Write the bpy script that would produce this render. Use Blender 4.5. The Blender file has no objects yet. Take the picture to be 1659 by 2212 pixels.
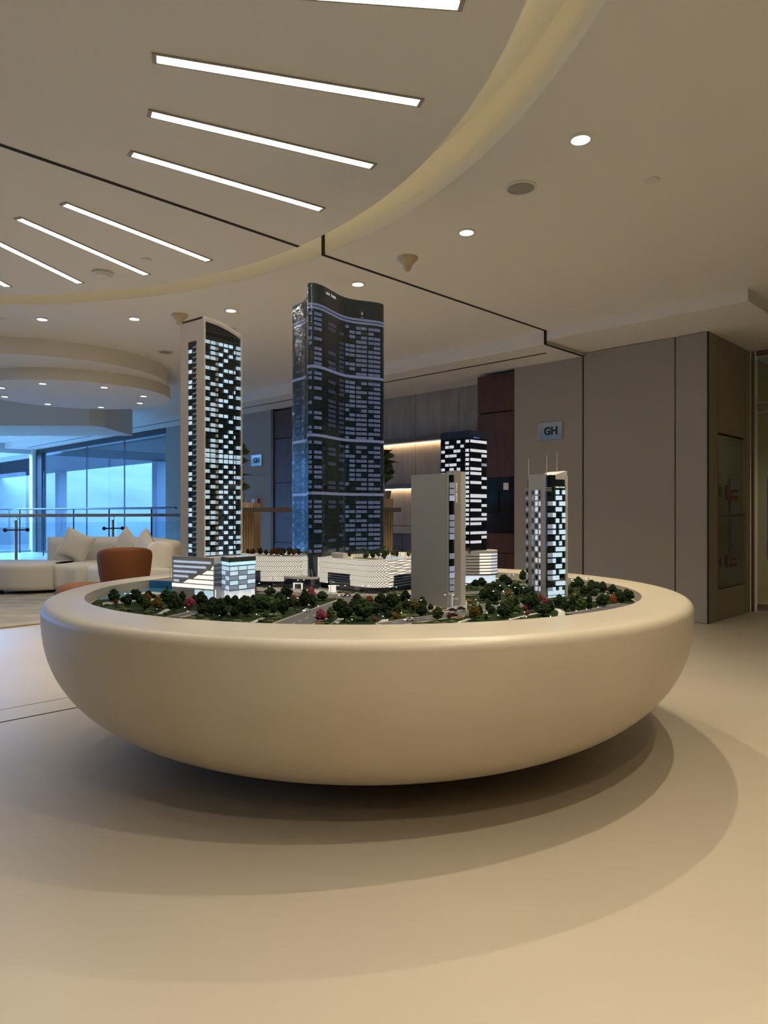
import bpy, bmesh, math, random
from mathutils import Vector, Matrix
SC = bpy.context.scene
COL = SC.collection
R = random.Random(7)
pi = math.pi

# ------------------------------------------------------------------ camera, world, exposure
CAMZ = 1.15
cam_d = bpy.data.cameras.new('camera'); cam = bpy.data.objects.new('camera', cam_d); COL.objects.link(cam)
cam.location = (0, 0, CAMZ); cam.rotation_euler = (pi/2, 0, 0)
cam_d.sensor_fit = 'VERTICAL'; cam_d.sensor_height = 36; cam_d.lens = 36*1520/2212
cam_d.shift_y = 1/2212; cam_d.clip_end = 500; cam_d.clip_start = .05
SC.camera = cam
w = bpy.data.worlds.new('daylight'); SC.world = w; w.use_nodes = True
bg = w.node_tree.nodes['Background']; bg.inputs[0].default_value = (.20, .47, 1.0, 1); bg.inputs[1].default_value = 26.0
SC.view_settings.view_transform = 'Standard'; SC.view_settings.look = 'None'
SC.view_settings.exposure = 0.0; SC.view_settings.gamma = 1.0; SC.view_settings.use_curve_mapping = False
SPOT_W = 92.0; SPOT_COL = (1.0, .86, .63)
STRIP_E = 20.0; STRIP_COL = (1.0, .97, .90)
COVE_E = .28; COVE_COL = (1.0, .78, .36)

# ------------------------------------------------------------------ frames
AU = math.radians(45.37)
U = Vector((math.cos(AU), math.sin(AU))); V = Vector((-math.sin(AU), math.cos(AU)))
def uv(u, v, z=0.0):
    p = U*u + V*v
    return Vector((p.x, p.y, z))
def gp(x, y, z):                      # where the sight line of a photo point meets the level z
    Y = 1520*(CAMZ - z)/(y - 1107.0)
    return Vector(((x - 829.5)/1520*Y, Y, z))
UW = 7.506; VC = 2.716               # long panel wall and its outer corner
ZC = 3.13; ZS = 2.98                 # main ceiling, soffit
CD = Vector((-3.49, 2.353)); RD = 4.058
CO = Vector((-3.62, 2.19)); RO = 4.509
ZG = .70                             # landscape level of the scale model
TC = Vector((-.074, 3.779)); TR = 1.593

# ------------------------------------------------------------------ materials
MATS = {}
def M(name, col=(.8,.8,.8), rough=.5, metal=0, emit=None, es=0, spec=.5, noise=None, bump=None, rvar=None, stretch=None, col2=None, objvar=0, coat=0, ior=1.5):
    if name in MATS: return MATS[name]
    m = bpy.data.materials.new(name); m.use_nodes = True; nt = m.node_tree; b = nt.nodes['Principled BSDF']
    b.inputs['Base Color'].default_value = (*col, 1); b.inputs['Roughness'].default_value = rough
    b.inputs['Metallic'].default_value = metal; b.inputs['Specular IOR Level'].default_value = spec
    b.inputs['Coat Weight'].default_value = coat; b.inputs['IOR'].default_value = ior
    if emit: b.inputs['Emission Color'].default_value = (*emit, 1); b.inputs['Emission Strength'].default_value = es
    tc = None
    def coords():
        nonlocal tc
        if tc is None:
            t = nt.nodes.new('ShaderNodeTexCoord'); mp = nt.nodes.new('ShaderNodeMapping')
            nt.links.new(t.outputs['Object'], mp.inputs[0])
            if stretch: mp.inputs['Scale'].default_value = stretch
            tc = mp.outputs[0]
        return tc
    def ntex(scale, detail=4):
        n = nt.nodes.new('ShaderNodeTexNoise'); n.inputs['Scale'].default_value = scale; n.inputs['Detail'].default_value = detail
        nt.links.new(coords(), n.inputs['Vector']); return n.outputs['Fac']
    if noise:
        r = nt.nodes.new('ShaderNodeValToRGB'); nt.links.new(ntex(noise[0]), r.inputs[0])
        c2 = col2 or tuple(c*(1-noise[1]) for c in col)
        r.color_ramp.elements[0].position = .35; r.color_ramp.elements[1].position = .68
        r.color_ramp.elements[0].color = (*c2, 1); r.color_ramp.elements[1].color = (*col, 1)
        nt.links.new(r.outputs[0], b.inputs['Base Color'])
    if objvar:
        oi = nt.nodes.new('ShaderNodeObjectInfo'); hs = nt.nodes.new('ShaderNodeHueSaturation')
        ma = nt.nodes.new('ShaderNodeMapRange'); ma.inputs[3].default_value = 1-objvar; ma.inputs[4].default_value = 1+objvar
        nt.links.new(oi.outputs['Random'], ma.inputs[0]); nt.links.new(ma.outputs[0], hs.inputs['Value'])
        src = b.inputs['Base Color'].links[0].from_socket if b.inputs['Base Color'].is_linked else None
        if src: nt.links.new(src, hs.inputs['Color'])
        else: hs.inputs['Color'].default_value = (*col, 1)
        nt.links.new(hs.outputs[0], b.inputs['Base Color'])
    if bump:
        bn = nt.nodes.new('ShaderNodeBump'); bn.inputs['Strength'].default_value = bump[1]; bn.inputs['Distance'].default_value = bump[2] if len(bump) > 2 else .01
        nt.links.new(ntex(bump[0]), bn.inputs['Height']); nt.links.new(bn.outputs[0], b.inputs['Normal'])
    if rvar:
        ma = nt.nodes.new('ShaderNodeMapRange'); ma.inputs[1].default_value = .35; ma.inputs[2].default_value = .65
        ma.inputs[3].default_value = rvar[1]; ma.inputs[4].default_value = rvar[2]
        nt.links.new(ntex(rvar[0]), ma.inputs[0]); nt.links.new(ma.outputs[0], b.inputs['Roughness'])
    MATS[name] = m; return m
def glass(name, tint, ior=1.5, rough=0.0, wavy=None):
    m = bpy.data.materials.new(name); m.use_nodes = True; nt = m.node_tree; nt.nodes.clear()
    o = nt.nodes.new('ShaderNodeOutputMaterial'); mx = nt.nodes.new('ShaderNodeMixShader')
    t = nt.nodes.new('ShaderNodeBsdfTransparent'); g = nt.nodes.new('ShaderNodeBsdfGlossy'); f = nt.nodes.new('ShaderNodeFresnel')
    gm = nt.nodes.new('ShaderNodeNewGeometry'); e_ = nt.nodes.new('ShaderNodeMath'); e_.operation = 'MULTIPLY_ADD'; e_.inputs[1].default_value = -2; e_.inputs[2].default_value = 1
    p_ = nt.nodes.new('ShaderNodeMath'); p_.operation = 'POWER'; p_.inputs[0].default_value = ior; nt.links.new(gm.outputs['Backfacing'], e_.inputs[0]); nt.links.new(e_.outputs[0], p_.inputs[1]); nt.links.new(p_.outputs[0], f.inputs[0])
    t.inputs[0].default_value = (*tint, 1); g.inputs['Roughness'].default_value = rough
    nt.links.new(f.outputs[0], mx.inputs[0]); nt.links.new(t.outputs[0], mx.inputs[1]); nt.links.new(g.outputs[0], mx.inputs[2]); nt.links.new(mx.outputs[0], o.inputs[0])
    if wavy:
        tx = nt.nodes.new('ShaderNodeTexCoord'); mp = nt.nodes.new('ShaderNodeMapping'); nz = nt.nodes.new('ShaderNodeTexNoise'); bn = nt.nodes.new('ShaderNodeBump')
        mp.inputs['Scale'].default_value = wavy[1]; nz.inputs['Scale'].default_value = wavy[0]; nz.inputs['Detail'].default_value = 3; bn.inputs['Strength'].default_value = wavy[2]; bn.inputs['Distance'].default_value = .01
        nt.links.new(tx.outputs['Object'], mp.inputs[0]); nt.links.new(mp.outputs[0], nz.inputs['Vector']); nt.links.new(nz.outputs['Fac'], bn.inputs['Height']); nt.links.new(bn.outputs[0], g.inputs['Normal'])
    MATS[name] = m; return m
def emitter(name, col, s):
    m = bpy.data.materials.new(name); m.use_nodes = True; nt = m.node_tree; nt.nodes.clear()
    o = nt.nodes.new('ShaderNodeOutputMaterial'); e = nt.nodes.new('ShaderNodeEmission')
    e.inputs[0].default_value = (*col, 1); e.inputs[1].default_value = s; nt.links.new(e.outputs[0], o.inputs[0])
    MATS[name] = m; return m
ceil_m = M('ceiling_paint', (.84,.82,.78), .75)
floor_m = M('microcement_floor', (.62,.54,.425), .36, noise=(.7,.08), bump=(3.0,.10,.01))
bowl_m = M('polished_plaster', (.63,.55,.42), .33, noise=(2.2,.07), bump=(5,.06,.01))
panel_m = M('wall_panel_fabric', (.37,.34,.305), .8, bump=(300,.1,.002))
panel2_m = M('return_panel_veneer', (.31,.265,.20), .6)
dark_m = M('black_joint', (.012,.011,.010), .8)
wood_m = M('walnut_veneer', (.105,.036,.011), .42, noise=(9,.45), stretch=(6,6,.35))
stone_m = M('travertine_veneer', (.40,.34,.275), .5, noise=(3.2,.22), stretch=(3,3,.5))
oak_m = M('fluted_oak', (.36,.26,.15), .5, noise=(6,.2), stretch=(3,3,.4))
shelf_m = M('shelf_bronze', (.09,.065,.045), .45)
steel_m = M('brushed_steel', (.55,.54,.52), .25, 1.0)
darkmetal_m = M('dark_metal', (.06,.06,.065), .35, .8)
white_m = M('white_plastic', (.78,.76,.72), .45)
grey_m = M('grille_grey', (.33,.32,.30), .7)
black_m = M('black_gloss', (.008,.008,.009), .15)
screen_m = M('screen_glass', (.010,.014,.022), .08)
strip_m = emitter('strip_light_lens', STRIP_COL, STRIP_E)
lens_m = emitter('downlight_lens', (1, .93, .82), 14)
cove_m = emitter('cove_led', COVE_COL, COVE_E*9)
led_m = emitter('shelf_led', (1, .70, .40), 15)
win_glass = glass('window_glass', (.86,.94,1.0), 1.4)
door_glass = glass('door_glass', (.72,.74,.66), 1.5)
bal_glass = glass('balustrade_glass', (.86,.95,.97), 1.45)
skin_m = glass('acrylic_skin', (.94,.97,1.0), 1.5, .012, (14, (1,1,.8), .34))
mirror_m = M('mirror_plate', (.55,.57,.58), .06, 1.0)

# ------------------------------------------------------------------ mesh building
class MB:
    def __init__(s): s.v = []; s.f = []
    def add(s, vs, fs):
        o = len(s.v); s.v += [Vector(p) for p in vs]; s.f += [tuple(i+o for i in f) for f in fs]; return s
    def box(s, c, x, y, z):            # centre and three half-axis vectors
        c, x, y, z = Vector(c), Vector(x), Vector(y), Vector(z)
        return s.add([c+x*a+y*b+z*d for d in (-1,1) for a, b in ((-1,-1),(1,-1),(1,1),(-1,1))],
                     [(3,2,1,0),(4,5,6,7),(0,1,5,4),(1,2,6,5),(2,3,7,6),(3,0,4,7)])
    def ubox(s, u0, u1, v0, v1, z0, z1):
        return s.box(uv((u0+u1)/2, (v0+v1)/2, (z0+z1)/2), (*(U*(u1-u0)/2), 0), (*(V*(v1-v0)/2), 0), (0, 0, (z1-z0)/2))
    def xbox(s, x0, x1, y0, y1, z0, z1):
        return s.box(((x0+x1)/2,(y0+y1)/2,(z0+z1)/2), ((x1-x0)/2,0,0), (0,(y1-y0)/2,0), (0,0,(z1-z0)/2))
    def wall(s, p, d, n, a0, a1, z0, z1, d0, d1):   # slab on a face: start p, direction d, outward normal n
        p, d, n = Vector(p), Vector(d), Vector(n)
        c = p + d*((a0+a1)/2) + n*((d0+d1)/2)
        return s.box((c.x, c.y, (z0+z1)/2), (*(d*(a1-a0)/2), 0), (*(n*(d1-d0)/2), 0), (0, 0, (z1-z0)/2))
    def prism(s, poly, z0, z1, taper=1.0):
        n = len(poly); cx = sum(p[0] for p in poly)/n; cy = sum(p[1] for p in poly)/n
        vs = [(p[0], p[1], z0) for p in poly] + [(cx+(p[0]-cx)*taper, cy+(p[1]-cy)*taper, z1) for p in poly]
        return s.add(vs, [tuple(range(n-1, -1, -1)), tuple(range(n, 2*n))] + [(i, (i+1) % n, n+(i+1) % n, n+i) for i in range(n)])
    def rev(s, prof, c=(0,0), n=32, cap=True, sx=1, sy=1):
        base = [(c[0]+r*math.cos(2*pi*i/n)*sx, c[1]+r*math.sin(2*pi*i/n)*sy, z) for r, z in prof for i in range(n)]
        fs = [(k*n+i, k*n+(i+1) % n, (k+1)*n+(i+1) % n, (k+1)*n+i) for k in range(len(prof)-1) for i in range(n)]
        if cap: fs += [tuple(range(n-1, -1, -1)), tuple(range((len(prof)-1)*n, len(prof)*n))]
        return s.add(base, fs)
    def tube(s, path, r, n=8, cap=True):
        P = [Vector(p) for p in path]; rr = r if isinstance(r, (list, tuple)) else [r]*len(P); vs = []
        for i, p in enumerate(P):
            t = (P[min(i+1, len(P)-1)] - P[max(i-1, 0)]).normalized()
            a = t.cross(Vector((0,0,1))) if abs(t.z) < .95 else t.cross(Vector((1,0,0)))
            a.normalize(); b = t.cross(a)
            vs += [p + (a*math.cos(2*pi*k/n) + b*math.sin(2*pi*k/n))*rr[i] for k in range(n)]
        fs = [(k*n+i, (k+1)*n+i, (k+1)*n+(i+1) % n, k*n+(i+1) % n) for k in range(len(P)-1) for i in range(n)]
        if cap: fs += [tuple(range(n)), tuple(range(len(P)*n-1, (len(P)-1)*n-1, -1))]
        return s.add(vs, fs)
    def ball(s, c, r, sub=1, sq=(1,1,1), jit=0):
        bm = bmesh.new(); bmesh.ops.create_icosphere(bm, subdivisions=sub, radius=1)
        s.add([(c[0]+v.co.x*r*sq[0]*(1+R.uniform(-jit,jit)), c[1]+v.co.y*r*sq[1]*(1+R.uniform(-jit,jit)), c[2]+v.co.z*r*sq[2]*(1+R.uniform(-jit,jit))) for v in bm.verts], [tuple(v.index for v in f.verts) for f in bm.faces])
        bm.free(); return s
    def mesh(s, name, mat, off=(0,0,0), smooth=False, angle=None):
        me = bpy.data.meshes.new(name); o = Vector(off)
        me.from_pydata([p-o for p in s.v], [], s.f)
        bm = bmesh.new(); bm.from_mesh(me); bmesh.ops.recalc_face_normals(bm, faces=bm.faces); bm.to_mesh(me); bm.free()
        me.materials.append(mat)
        if smooth:
            me.polygons.foreach_set('use_smooth', [True]*len(me.polygons))
            if angle: me.set_sharp_from_angle(angle=math.radians(angle))
        return me
def link(name, data, parent=None):
    o = bpy.data.objects.new(name, data); COL.objects.link(o)
    if parent: o.parent = parent
    return o
def tag(o, label=None, cat=None, group=None, kind=None):
    if label: o['label'] = label
    if cat: o['category'] = cat
    if group: o['group'] = group
    if kind: o['kind'] = kind
    return o
def struct(name, mb, mat, label=None, smooth=False, angle=40):
    o = link(name, mb.mesh(name, mat, smooth=smooth, angle=angle)); tag(o, label, name.split('_')[0], kind='structure'); return o
class Thing:
    def __init__(s, name, label, cat, base=(0,0,0), group=None, kind=None):
        s.o = link(name, None); s.o.location = base; s.b = Vector(base); tag(s.o, label, cat, group, kind)
        s.o.empty_display_size = .1
    def part(s, name, mb, mat, parent=None, smooth=False, angle=40, label=None, kind=None):
        o = link(name, mb.mesh(name, mat, s.b, smooth, angle), parent or s.o); tag(o, label, kind=kind); return o
    def inst(s, name, me, c, d, hx, hy, hz, parent=None):   # shared unit cube: centre, 2D direction, half sizes
        o = link(name, me, parent or s.o); c = Vector(c) - s.b; d = Vector(d)
        o.matrix_local = Matrix.Translation(c) @ Matrix.Rotation(math.atan2(d.y, d.x), 4, 'Z') @ Matrix.Diagonal((hx, hy, hz, 1))
        return o
def single(name, mb, mat, label, cat, base, group=None, smooth=False, angle=40, kind=None):
    o = link(name, mb.mesh(name, mat, base, smooth, angle)); o.location = base; tag(o, label, cat, group, kind); return o
UNIT = {}
def unit(mat):
    if mat.name not in UNIT:
        UNIT[mat.name] = MB().xbox(-1,1,-1,1,-1,1).mesh('panel_'+mat.name, mat)
    return UNIT[mat.name]
def part_of(parent, name, mb, mat, smooth=False, angle=40, label=None, kind=None):
    o = link(name, mb.mesh(name, mat, smooth=smooth, angle=angle), parent); tag(o, label, kind=kind); return o
def text_mesh(s, size, mat, extrude=.001, bold=0.0, spacing=1.0):
    cu = bpy.data.curves.new('lettering', 'FONT'); cu.body = s; cu.size = size; cu.extrude = extrude; cu.offset = bold; cu.space_character = spacing
    cu.align_x = 'CENTER'; cu.align_y = 'CENTER'; cu.resolution_u = 3
    o = bpy.data.objects.new('lettering', cu); COL.objects.link(o)
    bpy.context.view_layer.update()
    me = bpy.data.meshes.new_from_object(o.evaluated_get(bpy.context.evaluated_depsgraph_get()))
    bpy.data.objects.remove(o); me.materials.clear(); me.materials.append(mat); return me
def place_text(name, me, parent, c, xdir, ydir):
    x = Vector(xdir).normalized(); y = Vector(ydir).normalized(); z = x.cross(y)
    o = link(name, me, parent); base = parent.matrix_world.translation if parent.parent else Vector(parent.location)
    m = Matrix((x, y, z)).transposed().to_4x4(); m.translation = Vector(c) - base; o.matrix_local = m; return o
def circle(c, r, n, a0=0):
    return [(c[0]+r*math.cos(a0+2*pi*i/n), c[1]+r*math.sin(a0+2*pi*i/n)) for i in range(n)]
# ================================================================== THE ROOM
U0, U1, V0, V1 = -9.0, 12.0, -8.0, 21.8
fl = struct('floor', MB().ubox(U0, 8.4, V0, V1, -.12, 0).ubox(8.4, U1, V0, VC+.3, -.12, 0), floor_m, 'seamless beige microcement floor')
part_of(fl, 'floor_joint', MB().ubox(U0, 4.6, 4.195, 4.21, -.01, .0012), dark_m)
part_of(fl, 'floor_joint', MB().ubox(U0, 4.6, 4.465, 4.471, -.01, .0012), M('joint_grey', (.18,.15,.12), .7))
struct('roof', MB().ubox(U0-.3, U1+.3, V0-.3, V1+.3, 3.56, 3.7), ceil_m, 'roof slab above the suspended ceiling')
# main ceiling with the round opening
N = 160
def rect_hit(c, a):
    cu, cv = c.dot(U), c.dot(V); d = Vector((math.cos(a), math.sin(a))); du, dv = d.dot(U), d.dot(V); t = 1e9
    if du > 1e-9: t = min(t, (U1-cu)/du)
    if du < -1e-9: t = min(t, (U0-cu)/du)
    if dv > 1e-9: t = min(t, (V1-cv)/dv)
    if dv < -1e-9: t = min(t, (V0-cv)/dv)
    return c + d*t
corner_a = []
for cu_, cv_ in ((U0,V0),(U0,V1),(U1,V0),(U1,V1)):
    p = uv(cu_, cv_).xy - CO; corner_a.append(math.atan2(p.y, p.x) % (2*pi))
angs = sorted([2*pi*i/N for i in range(N)] + corner_a)
mb = MB(); n = len(angs); ZT = 3.40
inn = [CO + Vector((math.cos(a), math.sin(a)))*RO for a in angs]; out = [rect_hit(CO, a) for a in angs]
mb.add([(p.x,p.y,ZC) for p in inn] + [(p.x,p.y,ZC) for p in out] + [(p.x,p.y,ZT) for p in inn],
       [(i,(i+1)%n,n+(i+1)%n,n+i) for i in range(n)] + [(i,(i+1)%n,2*n+(i+1)%n,2*n+i) for i in range(n)])
mb.add([(p.x,p.y,ZT) for p in inn], [tuple(range(n))])
ce = struct('ceiling', mb, ceil_m, 'warm white plasterboard ceiling with a large round opening', smooth=True, angle=30)
mb = MB().prism(circle(CD, RD, N), ZC+.0, ZC+.055)
disc = part_of(ce, 'floating_disc', mb, ceil_m, smooth=True, angle=30, label='round ceiling disc carrying fanned strip lights')
mb = MB(); ri, ro = RD-.16, RD-.10
for i in range(N):
    a, b = 2*pi*i/N, 2*pi*(i+1)/N
    q = [CD + Vector((math.cos(t), math.sin(t)))*r for t, r in ((a,ri),(b,ri),(b,ro),(a,ro))]
    mb.add([(p.x,p.y,z) for z in (ZC+.07, ZC+.085) for p in q], [(0,1,2,3),(4,5,6,7),(0,1,5,4),(2,3,7,6)])
part_of(ce, 'cove_light', mb, cove_m, label='warm LED ring glowing inside the ceiling slot')
# dark movement joint across ceiling and soffit
part_of(ce, 'movement_joint', MB().ubox(-4.9, 3.281, 4.117, 4.147, ZC-.003, ZC+.001), dark_m)
part_of(ce, 'movement_joint', MB().ubox(3.52, 6.70, 4.117, 4.147, ZC-.003, ZC+.001).ubox(3.515, 3.527, 4.117, 4.147, ZC, ZT-.02), dark_m)
# soffit along the panel wall
so = struct('soffit', MB().ubox(6.686, 8.5, 4.132, V1, ZS, ZC+.02).ubox(6.686, 9.2, 2.08, 4.132, 3.02, ZC+.02).ubox(8.7, U1, V0, 2.1, 3.02, ZC+.02), ceil_m, 'dropped plaster soffit along the panelled wall')
part_of(so, 'movement_joint', MB().ubox(6.680, 6.690, 4.115, 4.147, ZS, ZC).ubox(6.69, UW, 4.115, 4.147, ZS-.003, ZS+.001), dark_m)
part_of(so, 'slot_diffuser', MB().ubox(7.035, 7.065, 4.35, 21.0, ZS-.004, ZS+.001), dark_m, label='long dark linear air slot')

# ---- stepped round drop ceiling at the far left
T1C, T1R, T2C, T2R = (-4.52, 9.45), 1.54, (-4.33, 9.93), 1.26
tz1, tz2 = 2.94, 2.79
td = Thing('drop_ceiling', 'two-tier round dropped ceiling with small downlights by the windows', 'ceiling', (T1C[0], T1C[1], ZC), kind='structure')
td.part('upper_tier', MB().prism(circle(T1C, T1R, 72), tz1, ZC+.02), ceil_m, smooth=True, angle=30)
td.part('lower_tier', MB().prism(circle(T2C, T2R, 72), tz2, tz1+.01), ceil_m, smooth=True, angle=30)
bx = [(-9.5, 12.0), (-5.02, 12.0), (-4.86, 12.25), (-4.86, 13.6), (-9.5, 13.6)]
struct('bulkhead', MB().prism(bx, 2.63, ZC+.02), ceil_m, 'rectangular ceiling bulkhead near the window wall')

# ---- the long panelled wall (plane u = UW)
wr = struct('wall_right', MB().ubox(UW+.03, UW+.7, VC+.03, VC+2.38, 0, 3.05).ubox(UW+.68, UW+.85, VC+2.3, VC+7.6, 0, 3.05).ubox(UW+.03, UW+.7, VC+7.44, VC+11.32, 0, 3.05), dark_m, 'long panelled wall with a recessed display niche')
def vpanel(name, t0, t1, z0, z1, mat, d=.0, th=.03, label=None, parent=None):
    return part_of(parent or wr, name, MB().ubox(UW+d, UW+d+th, VC+t0, VC+t1, z0, z1), mat, label=label)
for t0, t1 in ((.012,.333),(.347,1.407),(1.429,2.374)): vpanel('wall_panel', t0, t1, .004, 3.015 if t1 < 1.42 else ZS, panel_m)
for t0, t1 in ((7.50, 9.4),(9.41, 11.33)): vpanel('wall_panel', t0, t1, .004, ZS, panel_m)
vpanel('edge_trim', 7.43, 7.50, .004, ZS, shelf_m, d=-.02, th=.06)
# walnut towers on both sides of the niche
for t0, t1, cuts in ((2.382, 2.95, (.004,.62,.63,.98,1.62,2.44,2.455,2.94)), (6.92, 7.43, (.004,.62,.63,.98,1.62,2.44,2.455,2.94))):
    part_of(wr, 'walnut_side', MB().ubox(UW+.03, UW+.69, VC+(t1-.03 if t0 < 4 else t0), VC+(t1 if t0 < 4 else t0+.03), .004, 2.94), wood_m)
    vpanel('walnut_panel', t0, t1, cuts[0], cuts[1], wood_m); vpanel('walnut_panel', t0, t1, cuts[2], .88 if t0 < 4 else 1.66, wood_m)
    vpanel('walnut_panel', t0, t1, 1.605 if t0 < 4 else 1.67, cuts[5], wood_m); vpanel('walnut_panel', t0, t1, cuts[6], cuts[7], wood_m)
nb = vpanel('black_recess', 2.382, 2.95, .885, 1.60, black_m, d=.02)
part_of(nb, 'screen', MB().ubox(UW+.008, UW+.02, VC+2.62, VC+2.94, 1.14, 1.43), screen_m)
part_of(nb, 'control_plate', MB().ubox(UW+.008, UW+.02, VC+2.47, VC+2.545, 1.44, 1.53), white_m)
# niche back: upper veneer leaves, shelves with light lines, lower cabinet
edges = [2.95, 3.75, 4.6, 5.5, 6.3, 6.92]
for a, b in zip(edges[:-1], edges[1:]):
    part_of(wr, 'stone_panel', MB().ubox(UW+.60, UW+.66, VC+a+.004, VC+b-.004, 2.30, ZS), stone_m)
    part_of(wr, 'stone_panel', MB().ubox(UW+.60, UW+.66, VC+a+.004, VC+b-.004, .94, 2.29), stone_m)
    part_of(wr, 'cabinet_door', MB().ubox(UW+.30, UW+.36, VC+a+.004, VC+b-.004, .06, .82), wood_m)
part_of(wr, 'ledge', MB().ubox(UW+.28, UW+.62, VC+2.95, VC+6.92, .83, .93), stone_m)
for z in (2.22, 1.52):
    sh = part_of(wr, 'shelf', MB().ubox(UW+.36, UW+.62, VC+2.95, VC+6.92, z, z+.07), shelf_m)
    part_of(sh, 'light_strip', MB().ubox(UW+.55, UW+.575, VC+2.97, VC+6.90, z-.012, z+.001), led_m, label='warm LED line under the shelf')
# ---- return wall beside the glass door (plane v = VC, facing the camera)
UE = UW + 1.30
wf = struct('wall_return', MB().ubox(UW+.005, UE, VC+.03, VC+.3, 0, 3.05), dark_m, 'short return wall with veneer panels and a dark glass pane')
def rpanel(name, u0, u1, z0, z1, mat, d=0, label=None): return part_of(wf, name, MB().ubox(u0, u1, VC+d, VC+.03, z0, z1), mat, label=label)
part_of(wf, 'corner_joint', MB().ubox(UW-.003, UW+.011, VC-.003, VC+.011, 0, 3.015), dark_m)
rpanel('veneer_panel', UW+.012, UW+.271, .004, 3.015, panel2_m)
rpanel('veneer_panel', UW+.285, UW+1.135, 2.00, 3.015, panel2_m); rpanel('veneer_panel', UW+.285, UW+1.135, .004, .33, panel2_m)
rpanel('veneer_panel', UW+1.150, UE, .004, 3.015, panel2_m)
pn = rpanel('glass_pane', UW+.30, UW+1.13, .34, 1.975, M('dark_reflective_glass', (.075,.075,.055), .05, spec=.9), d=.006, label='dark reflective glass pane with a painted-on reflection of red and black lettering')
red_m = M('reflected_sign_red', (.16,.045,.03), .6)  # bars and emblems painted on the pane imitate a sign's reflection
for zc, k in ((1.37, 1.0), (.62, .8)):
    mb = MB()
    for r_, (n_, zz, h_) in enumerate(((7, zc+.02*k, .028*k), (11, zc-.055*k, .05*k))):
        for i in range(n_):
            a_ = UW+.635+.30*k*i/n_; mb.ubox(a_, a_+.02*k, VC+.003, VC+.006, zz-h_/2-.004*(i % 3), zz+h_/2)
    part_of(pn, 'lettering', mb, red_m, label='red bars painted as the blurred reflection of lettering in the glass')
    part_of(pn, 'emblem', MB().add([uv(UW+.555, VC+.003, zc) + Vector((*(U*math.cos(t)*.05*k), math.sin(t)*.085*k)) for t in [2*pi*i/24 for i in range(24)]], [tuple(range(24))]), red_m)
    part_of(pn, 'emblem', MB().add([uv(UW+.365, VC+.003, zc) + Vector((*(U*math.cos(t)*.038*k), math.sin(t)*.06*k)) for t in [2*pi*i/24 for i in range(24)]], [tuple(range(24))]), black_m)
part_of(pn, 'transom_line', MB().ubox(UW+.30, UW+1.13, VC+.002, VC+.006, 1.10, 1.125), shelf_m)
# ---- glass doors further right (plane u = UD)
UD = UE + .03
wd = struct('door_1', MB().ubox(UD-.01, UD+.02, VC-.035, VC-.005, 0, 3.02).ubox(UD-.01, UD+.03, VC-2.4, VC-.06, 2.96, 3.02), M('door_frame_bronze', (.16,.145,.12), .4), 'frameless glass entrance door with tall bar handles')
part_of(wd, 'transom_pane', MB().ubox(UD, UD+.012, VC-1.15, VC-.07, 2.42, 2.95), door_glass)
part_of(wd, 'door_rail', MB().ubox(UD-.012, UD+.024, VC-1.15, VC-.07, 2.31, 2.41), steel_m)
part_of(wd, 'door_leaf', MB().ubox(UD, UD+.012, VC-1.15, VC-.07, .08, 2.30), door_glass)
part_of(wd, 'door_rail', MB().ubox(UD-.012, UD+.024, VC-1.15, VC-.07, .01, .09), steel_m)
hd = part_of(wd, 'bar_handle', MB().tube([uv(UD-.06, VC-.20, .62), uv(UD-.06, VC-.20, 1.55)], .016, 10), steel_m, smooth=True)
for z in (.76, 1.38): part_of(hd, 'standoff', MB().tube([uv(UD-.06, VC-.20, z), uv(UD+.0, VC-.20, z)], .012, 8), darkmetal_m)
for v0, v1 in ((VC-2.35, VC-1.17),):
    part_of(wd, 'door_leaf', MB().ubox(UD, UD+.012, v0, v1, .08, 2.30), door_glass); part_of(wd, 'transom_pane', MB().ubox(UD, UD+.012, v0, v1, 2.42, 2.95), door_glass)
struct('wall_beyond_door', MB().ubox(U1-1.3, U1-1.2, V0, VC+.3, 0, 3.1).ubox(UD+.1, U1, VC+.2, VC+.3, 0, 3.1), M('plain_wall', (.62,.60,.50), .8), 'plain wall of the room behind the glass door')
struct('wall_entrance', MB().ubox(UD, UD+.1, V0, VC-2.4, 0, 3.1), panel_m, 'plain wall beyond the glass doors')
struct('wall_behind', MB().ubox(U0, U1, V0-.1, V0, 0, 3.5), panel_m, 'wall behind the viewer')
struct('wall_left', MB().ubox(U0-.1, U0, V0, V1, 0, 3.5), panel_m, 'far left wall outside the view')
# ---- window walls
ws = V1 - VC
def window(name, label, panes, du, mk):
    pass
w1 = struct('window_1', MB().ubox(UW-.02, UW+.10, VC+11.32, V1, 2.86, ZS+.02).ubox(UW-.02, UW+.10, VC+11.32, V1, 0, .07).ubox(UW-.03, UW+.10, VC+18.5, VC+18.95, .0, 2.9), M('window_frame_dark', (.02,.024,.03), .5), 'tall glazed wall with thin joints and a dark frame')
pe = [11.33, 13.35, 15.5, 18.5]
for a, b in zip(pe[:-1], pe[1:]): part_of(w1, 'pane', MB().ubox(UW+.02, UW+.04, VC+a+.008, VC+b-.008, .07, 2.86), win_glass)
for a in pe[1:3]: part_of(w1, 'glazing_joint', MB().ubox(UW+.015, UW+.045, VC+a-.008, VC+a+.008, .07, 2.86), darkmetal_m)
part_of(w1, 'corner_post', MB().ubox(UW-.12, UW+.15, VC+18.95, V1+.1, 0, ZS+.05), white_m, label='pale blue-lit corner post')
w2 = struct('window_2', MB().ubox(U0, UW, V1, V1+.1, 2.86, 3.5).ubox(U0, UW, V1, V1+.1, 0, .07), M('window_frame_pale', (.5,.52,.54), .5), 'side window wall with full height glass')
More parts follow.
